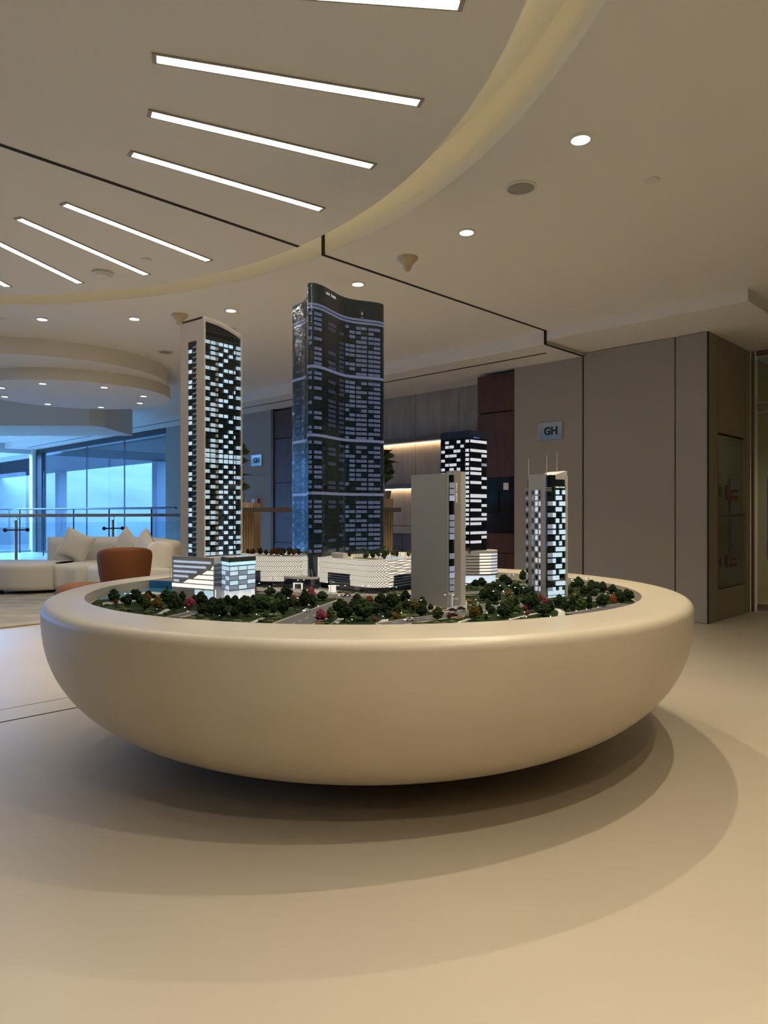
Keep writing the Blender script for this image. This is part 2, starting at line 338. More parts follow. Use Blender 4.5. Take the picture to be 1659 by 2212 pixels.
for i in range(8):
    a = UW-.15-i*2.05
    part_of(w2, 'pane', MB().ubox(a-2.03, a-.02, V1+.04, V1+.06, .07, 2.86), win_glass)
    part_of(w2, 'glazing_joint', MB().ubox(a-2.06, a-2.03, V1+.03, V1+.07, .07, 2.86), darkmetal_m)
# ---- outdoors beyond the glass
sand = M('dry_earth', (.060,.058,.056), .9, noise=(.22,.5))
struct('terrace_soffit', MB().ubox(UW+.75, UW+4.6, VC+8, V1+24, 2.93, 3.1), M('overhang_dark', (.06,.065,.07), .8), 'dark overhang outside standing in for a ceiling reflected in the glass')  # added overhang imitates the dark ceiling reflection in the glass
for i, t in enumerate((12.6, 15.9, 19.4, 28.0)):  # added columns take the place of columns reflected in the panes
    single('column_stand_in', MB().ubox(UW+4.0, UW+4.35, VC+t, VC+t+.35, -.3, 2.96), M('column_stand_in_grey', (.06,.065,.07), .7), 'grey square column outside standing in for a column reflected in the glass', 'column', uv(UW+4.17, VC+t+.17, -.3), 'columns standing in for reflections')
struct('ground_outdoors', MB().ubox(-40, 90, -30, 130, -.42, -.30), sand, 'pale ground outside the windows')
mb = MB(); nx, ny = 40, 14; vs = []
for j in range(ny):
    for i in range(nx):
        u = 30 + j*3.2; v = -20 + i*3.6; hh = math.sin(pi*j/(ny-1))*(8.5+1.6*math.sin(i*.5)+1.1*math.sin(i*1.3+j)+R.uniform(-.4,.4))
        vs.append(uv(u, v, -.35 + max(0, hh)))
mb.add(vs, [(j*nx+i, j*nx+i+1, (j+1)*nx+i+1, (j+1)*nx+i) for j in range(ny-1) for i in range(nx-1)])
o_=len(mb.v); vs=[uv(-45+i*3.6, 34+j*3.2, -.35+max(0, math.sin(pi*j/(ny-1))*(7.5+1.5*math.sin(i*.6)+R.uniform(-.4,.4)))) for j in range(ny) for i in range(nx)]
mb.add(vs, [(j*nx+i, j*nx+i+1, (j+1)*nx+i+1, (j+1)*nx+i) for j in range(ny-1) for i in range(nx-1)])
struct('hill_outdoors', mb, sand, 'sandy mound outside the windows', smooth=True, angle=60)
for i in range(9):
    u, v, s_ = R.uniform(14, 26), 12+i*3.2+R.uniform(-1, 1), R.uniform(.6, 1.4)
    mb = MB().ubox(u, u+1.4*s_, v, v+1.9*s_, -.3, .55*s_).ubox(u+.1, u+1.3*s_, v+.1, v+1.8*s_, .55*s_, .75*s_)
    single('concrete_block', mb, M('pale_concrete', (.10,.10,.10), .9), 'pale concrete block lying outside the windows', 'block', uv(u+.7*s_, v+.95*s_, -.3), 'concrete blocks outside')
# ================================================================== CEILING FITTINGS
strip_house = M('strip_housing', (.42,.40,.36), .5)
for k in range(-8, 9):
    if k == 0: continue
    a = math.radians(46.0+(10.25 if k > 0 else 10.05)*k); d = Vector((math.cos(a), math.sin(a))); n_ = Vector((-d.y, d.x))
    c = CD + d*3.2
    if c.y < .3 and k > 4: continue
    lab = 'long white recessed strip light in the round ceiling disc' 
    t = Thing('strip_light', lab, 'ceiling light', (c.x, c.y, ZC), 'fan of recessed strip lights')
    mb = MB()
    for (a0, a1, b0, b1) in ((-.62,.62,-.034,-.026),(-.62,.62,.026,.034),(-.62,-.60,-.026,.026),(.60,.62,-.026,.026)):
        cc = c + d*((a0+a1)/2) + n_*((b0+b1)/2)
        mb.box((cc.x, cc.y, ZC-.004), (*(d*(a1-a0)/2), 0), (*(n_*(b1-b0)/2), 0), (0,0,.004))
    t.part('housing', mb, strip_house)
    t.part('lens', MB().box((c.x, c.y, ZC-.003), (*(d*.60), 0), (*(n_*.026), 0), (0,0,.003)), strip_m)
def downlight(c, r, label, group, watt, col=SPOT_COL, size=124):
    c = Vector(c)
    t = Thing('downlight', label, 'ceiling light', c, group)
    t.part('trim_ring', MB().rev([(r*1.35, c.z+.002), (r*1.35, c.z-.006), (r*1.02, c.z-.009), (r*.98, c.z+.001)], c.xy, 24, cap=False), white_m, smooth=True)
    t.part('lens', MB().rev([(r*.99, c.z-.001), (r*.5, c.z-.006), (.001, c.z-.007)], c.xy, 24, cap=False), lens_m)
    if watt:
        ld = bpy.data.lights.new('downlight_beam', 'SPOT'); ld.energy = watt; ld.color = col; ld.spot_size = math.radians(size); ld.spot_blend = .8; ld.shadow_soft_size = .013
        lo = link('downlight_beam', ld, t.o); lo.location = (0, 0, -.02)
    return t
for u_, v_ in ((10.0, 1.2), (10.0, -1.2)):  # unseen lamps added to brighten the room beyond the door
    p = uv(u_, v_, 3.02); downlight(p, .048, 'unseen downlight added to brighten the room behind the glass door', 'added downlights behind the glass door', 60)
CR = Vector((-3.55, 2.27))
for i, (x, y) in enumerate(((1.042,3.729),(.583,4.966),(-.226,6.092),(-1.497,6.887),(-2.549,7.183),(-3.498,7.2))):
    downlight((x, y, ZC), .048, 'small round downlight in the flat ceiling outside the glowing slot', 'downlights around the round opening', SPOT_W)
for a in (2, -14, -30, -47):
    p = CR + Vector((math.cos(math.radians(a)), math.sin(math.radians(a))))*5.0
    downlight((p.x, p.y, ZC), .048, 'small round downlight in the flat ceiling outside the glowing slot', 'downlights around the round opening', SPOT_W)
for x, y in ((92,828),(225,836),(310,855),(302,870),(218,879),(103,872),(10,856),(3,837)):
    Y = 1520*(tz2-CAMZ)/(1107-y); X = (x-829.5)/1520*Y
    downlight((X, Y, tz2), .042, 'tiny downlight under the two-tier round dropped ceiling', 'downlights in the dropped ceiling', 9)
def cpt(x, y, z=ZC):
    Y = 1520*(z-CAMZ)/(1107-y); return Vector(((x-829.5)/1520*Y, Y, z))
c = cpt(1125, 405); t = Thing('ceiling_speaker', 'large round grey ceiling speaker behind a perforated grille', 'speaker', c)
t.part('rim', MB().rev([(.098, ZC+.001), (.098, ZC-.006), (.082, ZC-.008), (.08, ZC)], c.xy, 32, cap=False), white_m, smooth=True)
t.part('grille', MB().rev([(.081, ZC), (.081, ZC-.004), (.001, ZC-.006)], c.xy, 32, cap=False), grey_m)
c = cpt(357, 760); t = Thing('ceiling_speaker', 'round ceiling speaker near the arched tower top and dropped ceiling', 'speaker', c)
t.part('rim', MB().rev([(.098, ZC+.001), (.098, ZC-.006), (.082, ZC-.008), (.08, ZC)], c.xy, 32, cap=False), white_m, smooth=True)
t.part('grille', MB().rev([(.081, ZC), (.081, ZC-.004), (.001, ZC-.006)], c.xy, 32, cap=False), grey_m)
for (x, y, r, lab) in ((1408,389,.045,'flat white sprinkler cover plate beside the large round speaker'),(317,560,.04,'flat white sprinkler cover plate on the disc beside strip lights'),(915,723,.035,'tiny flat sprinkler plate behind the dark joint line'),(3,688,.05,'dark-edged flat sensor plate in line with the far downlights')):
    c = cpt(x, y); single('sprinkler_cover', MB().rev([(r, ZC+.001), (r, ZC-.005), (r*.9, ZC-.009), (.001, ZC-.010)], c.xy, 24, cap=False), white_m, lab, 'sprinkler', c, smooth=True, angle=40)
c = cpt(222, 588); t = Thing('smoke_detector', 'round white smoke detector on the ceiling disc', 'smoke detector', c)
t.part('base', MB().rev([(.085, ZC+.001), (.085, ZC-.018), (.07, ZC-.022), (.001, ZC-.022)], c.xy, 28, cap=False), white_m, smooth=True)
t.part('head', MB().rev([(.06, ZC-.021), (.055, ZC-.036), (.03, ZC-.042), (.001, ZC-.042)], c.xy, 28, cap=False), white_m, smooth=True)
cone_m = M('beige_plastic', (.60,.49,.34), .4)
for x, y, lab in ((880, 557, 'beige trumpet-shaped ceiling sensor beside the dark joint line'), (388, 680, 'beige trumpet-shaped ceiling sensor behind the arched white tower')):
    c = cpt(x, y); single('ceiling_sensor', MB().rev([(.085,ZC+.001),(.083,ZC-.012),(.065,ZC-.03),(.04,ZC-.055),(.03,ZC-.08),(.022,ZC-.10),(.001,ZC-.108)], c.xy, 24, cap=False), cone_m, lab, 'sensor', c, smooth=True, angle=60)

# ================================================================== DISPLAY TABLE
t = Thing('display_table', 'large round bowl-shaped plaster display table with a wide rim', 'table', (TC.x, TC.y, 0))
def ell(r, th, z, k=1.0):
    s = math.sin(th); return (TC.x + r*math.cos(th), TC.y + r*s*(.975 if s > 0 else 1), z)
NT = 160; prof = []
for i in range(33):
    a = pi/2*(1-i/32)
    prof.append((.543+(TR-.543)*max(0, math.cos(a))**(2/2.384), .712-(.712-.048)*max(0, math.sin(a))**(2/2.384)))
for i in range(1, 13):
    a = pi/2*i/12; prof.append((TR-.038+.038*math.cos(a), .712+.038*math.sin(a)))
rings = [[ell(r, 2*pi*k/NT, z) for k in range(NT)] for r, z in prof]
IA, IB, IC = 1.41, 1.265, (-.10, 3.785)
def inner(th, z, g=0): return (IC[0]+(IA+g)*math.cos(th), IC[1]+(IB+g)*math.sin(th), z)
rings += [[inner(2*pi*k/NT, .75, .012) for k in range(NT)], [inner(2*pi*k/NT, .744, .002) for k in range(NT)], [inner(2*pi*k/NT, .56) for k in range(NT)]]
mb = MB(); mb.add([p for r in rings for p in r], [(j*NT+i, j*NT+(i+1) % NT, (j+1)*NT+(i+1) % NT, (j+1)*NT+i) for j in range(len(rings)-1) for i in range(NT)])
mb.f.append(tuple(range(NT))); mb.f.append(tuple(range((len(rings)-1)*NT, len(rings)*NT)))
t.part('bowl', mb, bowl_m, smooth=True, angle=50)
t.part('plinth', MB().rev([(.50, 0), (.50, .055)], TC, 64), M('plinth_dark_grey', (.10,.09,.08), .7), smooth=True, angle=40)  # recessed base in one even dark grey

# ================================================================== SCALE MODEL LANDSCAPE
lawn_m = M('model_lawn', (.026,.048,.014), .9, spec=.1, noise=(60,.5), bump=(400,.5,.002))
asphalt = M('model_asphalt', (.10,.097,.10), .7, noise=(50,.2))
curb = M('model_paving', (.36,.33,.30), .8)
path_m = M('model_path', (.44,.43,.40), .8)
mark_m = M('road_marking', (.7,.7,.68), .7)
water_m = M('model_water', (.06,.22,.36), .12)
seawall_m = M('model_sea_edge', (.03,.24,.50), .3)
g = Thing('model_landscape', 'landscaped base of the scale model with roads and lawns', 'model base', (TC.x, TC.y, .56))
def ering(z, gap=.003, n=120): return [inner(2*pi*k/n, z, -gap) for k in range(n)]
g.part('base_board', MB().prism([p[:2] for p in ering(0)], .559, ZG-.002), curb)
g.part('lawn', MB().prism([p[:2] for p in ering(0, .02)], ZG-.004, ZG), lawn_m)
# raised promenade at the back left and the blue bay before it
def inside(p, m=.03): return ((p[0]-IC[0])/(IA-m))**2 + ((p[1]-IC[1])/(IB-m))**2 < 1
arc = [inner(math.radians(a), 0, -.01)[:2] for a in range(159, 127, -4)]
g.part('promenade', MB().prism([(-.86, 4.02), (-.93, 4.27), (-.93, 4.62)] + arc[::-1], ZG, .742), M('model_promenade', (.22,.215,.22), .7))
g.part('sea_edge', MB().wall((-1.43, 4.228), Vector((.57,-.208)).normalized(), Vector((-.208,-.57)).normalized(), .03, .60, ZG, .744, 0, .006), seawall_m)
g.part('bay_water', MB().prism([(-1.40,4.205),(-.95,4.03),(-1.06,3.92),(-1.22,3.86),(-1.35,3.74),(-1.46,3.60)]+[inner(math.radians(a), 0, -.008)[:2] for a in (185,178,172,166,160)], ZG, ZG+.002), water_m)
g.part('beach', MB().prism([gp(300,1283,ZG).xy, gp(318,1279,ZG).xy, gp(345,1281,ZG).xy, gp(352,1285,ZG).xy, gp(325,1287,ZG).xy], ZG, ZG+.004), M('model_sand', (.6,.55,.45), .9))
g.part('quay', MB().prism([gp(222,1303,ZG).xy, gp(345,1287,ZG).xy, gp(372,1290,ZG).xy, gp(372,1294,ZG).xy, gp(222,1308,ZG).xy], ZG+.0005, ZG+.003), path_m)
ROADS = [([(615,1356),(650,1341),(700,1322),(738,1307),(775,1293)], .150),
         ([(568,1279),(620,1282),(700,1287),(780,1291),(880,1290),(960,1283),(1010,1279)], .12),
         ([(830,1350),(935,1335),(1005,1326),(1050,1317),(1120,1307),(1215,1303),(1300,1291),(1345,1284)], .085),
         ([(1010,1281),(1060,1279),(1110,1283)], .07), ([(1030,1306),(1050,1310),(1070,1314)], .08),
         ([(1235,1328),(1300,1317),(1365,1303)], .06), ([(375,1334),(425,1322)], .05),
         ([(1100,1264),(1130,1262),(1160,1262)], .05)]
PATHS = [([(1212,1333),(1214,1322),(1203,1315),(1165,1318)], .030), ([(720,1349),(738,1336)], .028), ([(818,1349),(835,1338)], .030), ([(345,1327),(364,1316)], .028),
         ([(1100,1339),(1140,1329),(1160,1325)], .018), ([(985,1347),(1015,1337)], .02), ([(545,1345),(570,1335)], .025), ([(1075,1299),(1100,1299)], .02), ([(560,1330),(600,1325)], .02)]
def ribbon(pts, wd, z0, z1, inset=0):
    P = [gp(x, y, ZG).xy for x, y in pts]; Q = []
    for i in range(len(P)-1):                      # smooth
        for s in range(6): Q.append(P[i].lerp(P[i+1], s/6))
    Q.append(P[-1])
    for _ in range(3): Q = [Q[0]] + [(Q[i-1]+Q[i]*2+Q[i+1])/4 for i in range(1, len(Q)-1)] + [Q[-1]]
    mb = MB(); L, Rr = [], []
    for i, p in enumerate(Q):
        tt = (Q[min(i+1, len(Q)-1)]-Q[max(i-1, 0)]).normalized(); nn = Vector((-tt.y, tt.x))*wd/2
        L.append(p+nn); Rr.append(p-nn)
    ok = [inside(a, .015) and inside(b, .015) for a, b in zip(L, Rr)]
    for i in range(len(Q)-1):
        if ok[i] and ok[i+1]:
            q = [L[i], Rr[i], Rr[i+1], L[i+1]]; mb.add([(a.x,a.y,z0) for a in q]+[(a.x,a.y,z1) for a in q], [(4,5,6,7),(0,1,5,4),(2,3,7,6),(1,2,6,5),(3,0,4,7)])
    return mb, Q, ok
ROADQ = []
for i, (pts, wd) in enumerate(ROADS):
    mb, Q, ok = ribbon(pts, wd+.028, ZG, ZG+.0016+i*.0001); g.part('pavement', mb, curb)
    mb, Q, ok = ribbon(pts, wd, ZG, ZG+.0026+i*.0001); rd = g.part('road', mb, asphalt)
    ROADQ += [(q, wd/2+.02) for q in Q]
    if i < 4:
        mb = MB()
        for j in range(1, len(Q)-2, 2):
            if ok[j] and ok[j+1]:
                a, b = Q[j], Q[j].lerp(Q[j+1], .7); n_ = Vector((-(b-a).y, (b-a).x)).normalized()*.0018
                mb.add([(p.x, p.y, ZG+.0032+i*.0001) for p in (a-n_, a+n_, b+n_, b-n_)], [(0,1,2,3)])
        g.part('lane_marking', mb, mark_m, kind='stuff')
for i, (pts, wd) in enumerate(PATHS):
    mb, Q, ok = ribbon(pts, wd, ZG, ZG+.0012); g.part('footpath', mb, path_m); ROADQ += [(q, wd/2+.008) for q in Q]
g.part('plaza', MB().prism([gp(870,1300,ZG).xy, gp(1010,1296,ZG).xy, gp(1008,1322,ZG).xy, gp(940,1326,ZG).xy], ZG, ZG+.0018), curb)
g.part('plaza', MB().prism([gp(545,1268,ZG).xy, gp(890,1268,ZG).xy, gp(890,1288,ZG).xy, gp(790,1290,ZG).xy, gp(700,1282,ZG).xy, gp(545,1276,ZG).xy], ZG, ZG+.0012), curb)

# ================================================================== TOWERS
BOX = {}
def facade(T, p, d, n, wins, mat, name='lit_window', depth=.0016, cap=9999, z_off=0):
    u_ = unit(mat); p = Vector(p); d = Vector(d); n = Vector(n)
    for (a0, a1, z0, z1) in wins:
        c = p + d*((a0+a1)/2) + n*(depth*.5)
        T.inst(name, u_, (c.x, c.y, (z0+z1)/2), d, abs(a1-a0)/2, depth/2+.0006, (z1-z0)/2)
lit_m = M('lit_window_cool', (.5,.6,.65), .12, emit=(.62,.84,1.0), es=.66)
litw_m = M('lit_window_white', (.6,.6,.62), .12, emit=(.74,.83,1.0), es=.50)
litd_m = M('lit_window_dim', (.3,.33,.4), .12, emit=(.42,.50,.72), es=.26)
lav_m = M('lit_window_lavender', (.06,.07,.10), .05, ior=1.9, emit=(.34,.42,.72), es=.17)
lavd_m = M('lit_window_lavender_dim', (.03,.035,.06), .05, emit=(.22,.30,.60), es=.07)
dglass_m = M('tower_green_glass', (.012,.022,.022), .04, ior=1.8)
bglass_m = M('tower_black_glass', (.006,.007,.012), .05, spec=.6)
tglass_m = M('tower_blue_glass', (.014,.030,.042), .03, spec=.5, ior=1.7, bump=(20,.35,.01))
beige_m = M('model_beige_paint', (.74,.645,.56), .55)
greyp_m = M('model_grey_paint', (.34,.325,.30), .6)
greyl_m = M('model_light_grey', (.56,.54,.52), .6)
slat_m = M('model_dark_rail', (.05,.055,.055), .4)
warm_m = M('lit_screen_white', (.8,.78,.74), .4, emit=(1,.93,.86), es=.55)
sign_m = M('sign_letters_white', (.75,.75,.72), .5, emit=(1,.97,.9), es=.35)

# ---- T1: arched white tower on its podium
A = Vector((-.928, 3.622)); e1 = Vector((.62,.785)).normalized(); e2 = Vector((-e1.y, e1.x)); L1, L2 = .250, .198
n1 = Vector((e1.y, -e1.x)); n2 = -e1; ZP = .92
T = Thing('arched_tower_model', 'tall slim white model tower with an arched top and checkered lit windows', 'model tower', (A.x, A.y, ZP))
core = [A+e1*.004+e2*.006, A+e1*(L1-.004)+e2*.006, A+e1*(L1-.004)+e2*(L2-.004), A+e1*.004+e2*(L2-.004)]
T.part('glass_core', MB().prism(core, ZP, 2.085), dglass_m)
def topz(s):                       # arch along the glass face
    s = s/L1; return 2.163 - .055*max(0, s-.05)**1.9
npt = 24
for off, dep in ((0, .012), (L2-.012, .012)):       # arched end frames
    mb = MB()
    for i in range(npt):
        s0, s1 = L1*i/npt, L1*(i+1)/npt
        for (za, zb) in (((-.016, 0)),):
            q = []
            for s, o in ((s0,0),(s1,0),(s1,dep),(s0,dep)):
                b = A+e1*s+e2*(off+o); q.append((b.x, b.y, topz(s)))
            mb.add(q + [(x, y, z-.014) for x, y, z in q], [(0,1,2,3),(7,6,5,4),(0,4,5,1),(1,5,6,2),(2,6,7,3),(3,7,4,0)])
    T.part('arch_frame', mb, beige_m)
mb = MB()
for i in range(npt):
    s0, s1 = L1*i/npt, L1*(i+1)/npt
    q = [(*(A+e1*s+e2*o), topz(s)-.001) for s, o in ((s0,.006),(s1,.006),(s1,L2-.006),(s0,L2-.006))]
    mb.add(q + [(x, y, z-.012) for x, y, z in q], [(0,1,2,3),(7,6,5,4),(0,4,5,1),(2,6,7,3)])
T.part('arched_roof', mb, beige_m)
mb = MB()
for i in range(npt):
    s0, s1 = max(.004, L1*i/npt), min(L1-.004, L1*(i+1)/npt)
    q = [(*(A+e1*s+e2*.006), z) for s, z in ((s0,2.07),(s1,2.07),(s1,topz(s1)-.013),(s0,topz(s0)-.013))]
    mb.add(q + [(x+e2.x*.18, y+e2.y*.18, z) for x, y, z in q], [(0,1,2,3),(7,6,5,4),(0,3,7,4),(1,2,6,5)])
T.part('roof_glazing', mb, M('roof_glazing', (.085,.11,.14), .15, ior=1.8))
mb = MB()
for i in range(40):
    s = L1*(i+.5)/40; b = A+e1*s+n1*.001; mb.box((b.x, b.y, topz(s)-.021), (*(e1*.0016),0), (*(n1*.002),0), (0,0,.007))
T.part('arch_teeth', mb, beige_m, kind='stuff')
mb = MB()
for k in range(9): mb.wall(A, e1, n1, .006, L1*(.86-.0*k), 2.078+k*.0075, 2.0795+k*.0075, -.004, -.001)
T.part('roof_louvres', mb, slat_m, kind='stuff')
T.part('corner_fin', MB().wall(A, e1, n1, -.001, .005, ZP, 2.155, -.01, .004), beige_m)
T.part('edge_fin', MB().wall(A, e1, n1, L1-.005, L1+.001, ZP, topz(L1), -.01, .005), beige_m)
# beige side wall with a window slot
s0, s1 = .060, .135                # slot along e2
T.part('side_wall', MB().wall(A, e2, n2, 0, s0, ZP, 2.15, -.012, 0).wall(A, e2, n2, s1, L2, ZP, 2.15, -.012, 0).wall(A, e2, n2, s0, s1, 2.045, 2.15, -.012, 0), beige_m)
PIT = .0268; z0 = 2.034; NF = 41
pat1 = '.1.1.1.11.1.1.11.1.1.1.1.11.1.1.11.1.1.11.1'
facade(T, A, e2, n2, [(.100, .128, z0-PIT*(i+1)+.005, z0-PIT*(i+1)+.023) for i in range(NF) if pat1[i % len(pat1)] == '1'], lit_m, depth=-.002)
mb = MB()
for i in range(NF):
    z = z0-PIT*(i+1); mb.wall(A, e2, n2, .064, .094, z+.002, z+.009, -.012, -.001); mb.wall(A, e2, n2, s0, .066, z+.002, z+.016, -.012, 0)
T.part('balcony_slabs', mb, greyl_m, kind='stuff')
mb = MB()
for i in range(NF):
    z = z0-PIT*(i+1)
    for k in range(3): mb.wall(A, e2, n2, .096, s1, z+.004+k*.006, z+.0055+k*.006, -.006, -.004)
T.part('slot_rails', mb, slat_m, kind='stuff')
cols = {'a':(.008,.037), 'b':(.044,.073), 'c':(.097,.122), 'd':(.131,.156), 'e':(.164,.189), 'f':(.199,.206), 'g':(.213,.243)}
rows = ['abcdeg','bdfg','bceg','abd','cg','abdef','cg','ade','bcg','adf','beg','acd','bceg','ab','bcdfg','ae','bcg','abe','df','bce','bdg','abce','abcdefg','abcdefg','bdf','acef','bdfg','acef','bdg','acdf','aceg','bdf','acef','bdg','abef','bdg','acef','bdf','aceg','bdfg','acef','abceg','bdf']
for i, rw in enumerate(rows):
    z = 2.048-PIT*(i+1)
    if z < ZP: break
    facade(T, A, e1, n1, [(*cols[ch], z+.005, z+(.0215 if i not in (22, 23) else .025)) for ch in rw], lit_m, depth=-.0035 if 0 else .0016)
for i in range(NF+1):
    z = 2.048-PIT*(i+1)
    if z > ZP: T.inst('balcony', unit(greyl_m), (*(A+e1*.081+n1*.003), z+.012), e1, .006, .005, .0075)
mb = MB()
for i in range(NF+1):
    z = 2.048-PIT*(i+1)
    if z > ZP:
        for k in range(3):
            for a, b in ((.006,.075),(.208,.245)): mb.wall(A, e1, n1, a, b, z+.003+k*.0065, z+.0045+k*.0065, .002, .0032)
T.part('balcony_rails', mb, slat_m, kind='stuff')
q = [A+e1*.090+n1*.0042, A+e1*(L1-.005)+n1*.0042]
T.part('acrylic_sheet', MB().add([(*q[0], ZP+.004), (*q[1], ZP+.004), (*q[1], 2.06), (*q[0], 2.06)], [(0,1,2,3)]), skin_m)
# podium
PL, PK1, PK2, PK3, PK4 = Vector((-1.12,3.72)), Vector((-.860,3.56)), Vector((-.830,3.605)), Vector((-.772,3.515)), Vector((-.668,3.655))
P = Thing('tower_podium_model', 'white model podium with ribbon windows and a lit glass corner block', 'model building', (-.9, 3.7, ZG))
P.part('body', MB().prism([PL, PK1, PK2, (-.72,3.80), (-.79,4.0), (-1.0,4.02)], ZG, ZP-.012), greyl_m)
P.part('roof_slab', MB().prism([PL, PK1, PK2, PK3, PK4, (-.70,3.80), (-.79,4.0), (-1.0,4.02)], ZP-.012, ZP), greyl_m)
P.part('glass_block', MB().prism([PK2+Vector((.002,0)), PK3, PK4, (-.705,3.80)], .755, ZP-.012), M('podium_glass', (.05,.09,.12), .08, emit=(.35,.55,.8), es=.16))
d = (PK1-PL).normalized(); n_ = Vector((d.y, -d.x)); LL = (PK1-PL).length
for zc, f in ((.893,.93),(.868,.82),(.842,.60),(.817,.40),(.793,.18)):
    k = max(1, round(f*3.4))
    facade(P, PL, d, n_, [(LL*(.035+(f-.035)*j/k)+.002, LL*(.035+(f-.035)*(j+1)/k)-.002, zc-.0055, zc+.0055) for j in range(k)], litd_m if 0 else M('ribbon_lit', (.4,.45,.5), .2, emit=(.6,.74,1.0), es=.62), 'ribbon_window')
deck = M('lit_deck', (.8,.8,.75), .5, emit=(1,.97,.86), es=.95)
for zc, f in ((.868,.93),(.843,.73),(.818,.52),(.793,.28),(.769,.0)):
    mb = MB(); a0, a1 = LL*f, LL*.985; sl = .035 if f else 0
    q = [PL+d*a0+n_*.0015, PL+d*a1+n_*.0015, PL+d*a1+n_*.0015, PL+d*min(a1-.004, a0+sl)+n_*.0015]; zz = (zc-.009, zc-.009, zc+.009, zc+.009)
    mb.add([(p.x, p.y, z) for p, z in zip(q, zz)] + [(p.x-n_.x*.003, p.y-n_.y*.003, z) for p, z in zip(q, zz)], [(0,1,2,3),(7,6,5,4),(0,4,5,1),(1,5,6,2),(2,6,7,3),(3,7,4,0)])
    P.part('lit_deck', mb, deck)
d = (PK2-PK1).normalized(); n_ = Vector((d.y, -d.x))
facade(P, PK1, d, n_, [(.004, .05, .775+k*.024, .793+k*.024) for k in range(5)], M('louvre_grey', (.13,.13,.14), .5), 'louvre')
for (a, b, nc) in ((PK2, PK3, 2), (PK3, PK4, 3)):
    d = (b-a).normalized(); n_ = Vector((d.y, -d.x)); LL = (b-a).length
    for k in range(5):
        for j in range(nc):
            facade(P, a, d, n_, [(LL*(j+.06)/nc, LL*(j+.94)/nc, .762+k*.024, .781+k*.024)], lit_m if (k+j) % 2 or k == 4 else litd_m)
    facade(P, a, d, n_, [(.002, LL-.002, .884, .900)], M('cornice_lit', (.4,.6,.7), .3, emit=(.5,.85,1), es=.9), 'lit_cornice')
    P.part('parapet', MB().wall(a, d, n_, 0, LL, .901, ZP+.004, -.006, .003), slat_m)
for q in (PK3, PK3.lerp(PK4,.5), PK4, PK1, PK1.lerp(PL,.3)):
    q = q + (Vector((-.86,3.72))-q).normalized()*.012
    P.part('ground_column', MB().rev([(.008, ZG), (.008, .757)], q, 10), warm_m)
P.part('lit_lobby', MB().prism([PK2+Vector((.01,.01)), PK3+Vector((.0,.025)), PK4+Vector((-.015,.0)), (-.72,3.78)], ZG, .757), M('lobby_glow', (.7,.7,.7), .4, emit=(.85,.92,1), es=.6))
facade(P, PL, (PK1-PL).normalized(), Vector(((PK1-PL).normalized().y, -(PK1-PL).normalized().x)), [(.17,.225,ZG+.003,.752),(.235,.30,ZG+.003,.752)], lit_m)
P.part('roof_pool', MB().prism([PK3.lerp(PK4,.2)+Vector((-.01,.03)), PK4+Vector((-.02,0)), (-.72,3.77), (-.755,3.70)], ZP, ZP+.0015), M('pool_glow', (.2,.4,.6), .1, emit=(.35,.6,1), es=.6))
# ---- T2: wavy leaf tower over the lattice-clad mall
K = .902
LP = [(-.505,4.66),(-.503,4.615),(-.488,4.590),(-.462,4.590),(-.430,4.618),(-.397,4.665),(-.3446,4.783),(-.288,4.897),(-.21,4.961),(-.097,5.004),(-.012,5.052),(.0,5.10),(-.03,5.14),(-.15,5.19),(-.32,5.235),(-.5,5.25),(-.63,5.23),(-.672,5.17),(-.66,5.11),(-.615,5.05),(-.565,4.99),(-.535,4.90),(-.515,4.78)]
LP = [Vector((x*K, y*K)) for x, y in LP]
def smooth_closed(P, it=2):
    for _ in range(it):
        Q = []
        for i in range(len(P)):
            a, b = P[i], P[(i+1) % len(P)]; Q += [a*.75+b*.25, a*.25+b*.75]
        P = Q
    return P
LS = smooth_closed(LP, 2)
def arclen(P):
    s = [0]
    for i in range(len(P)): s.append(s[-1]+(P[(i+1) % len(P)]-P[i]).length)
    return s
AL = arclen(LS)
def at(s):
    s = s % AL[-1]
    for i in range(len(LS)):
        if AL[i+1] >= s:
            a, b = LS[i], LS[(i+1) % len(LS)]; f = (s-AL[i])/max(1e-9, AL[i+1]-AL[i]); dd = (b-a).normalized()
            return a.lerp(b, f), dd, Vector((dd.y, -dd.x))
area = sum(LS[i].x*LS[(i+1) % len(LS)].y-LS[(i+1) % len(LS)].x*LS[i].y for i in range(len(LS)))
if area < 0: LS.reverse(); AL = arclen(LS)
def s_near(pt):
    pt = Vector(pt); return min((((at(AL[-1]*i/900)[0]-pt).length, AL[-1]*i/900) for i in range(900)))[1]
ZR, ZTOP = .886, 2.500
T = Thing('leaf_tower_model', 'tallest model tower in wavy dark blue glass reading LEAF TOWER', 'model tower', (-.3, 4.4, ZR))
mb = MB(); n = len(LS); lev = [ZR + (ZTOP-ZR)*i/30 for i in range(31)]
mb.add([(p.x, p.y, z) for z in lev for p in LS], [(k*n+i, k*n+(i+1) % n, (k+1)*n+(i+1) % n, (k+1)*n+i) for k in range(30) for i in range(n)] + [tuple(range(30*n, 31*n)), tuple(range(n-1, -1, -1))])
T.part('glass_shell', mb, tglass_m, smooth=True, angle=50)
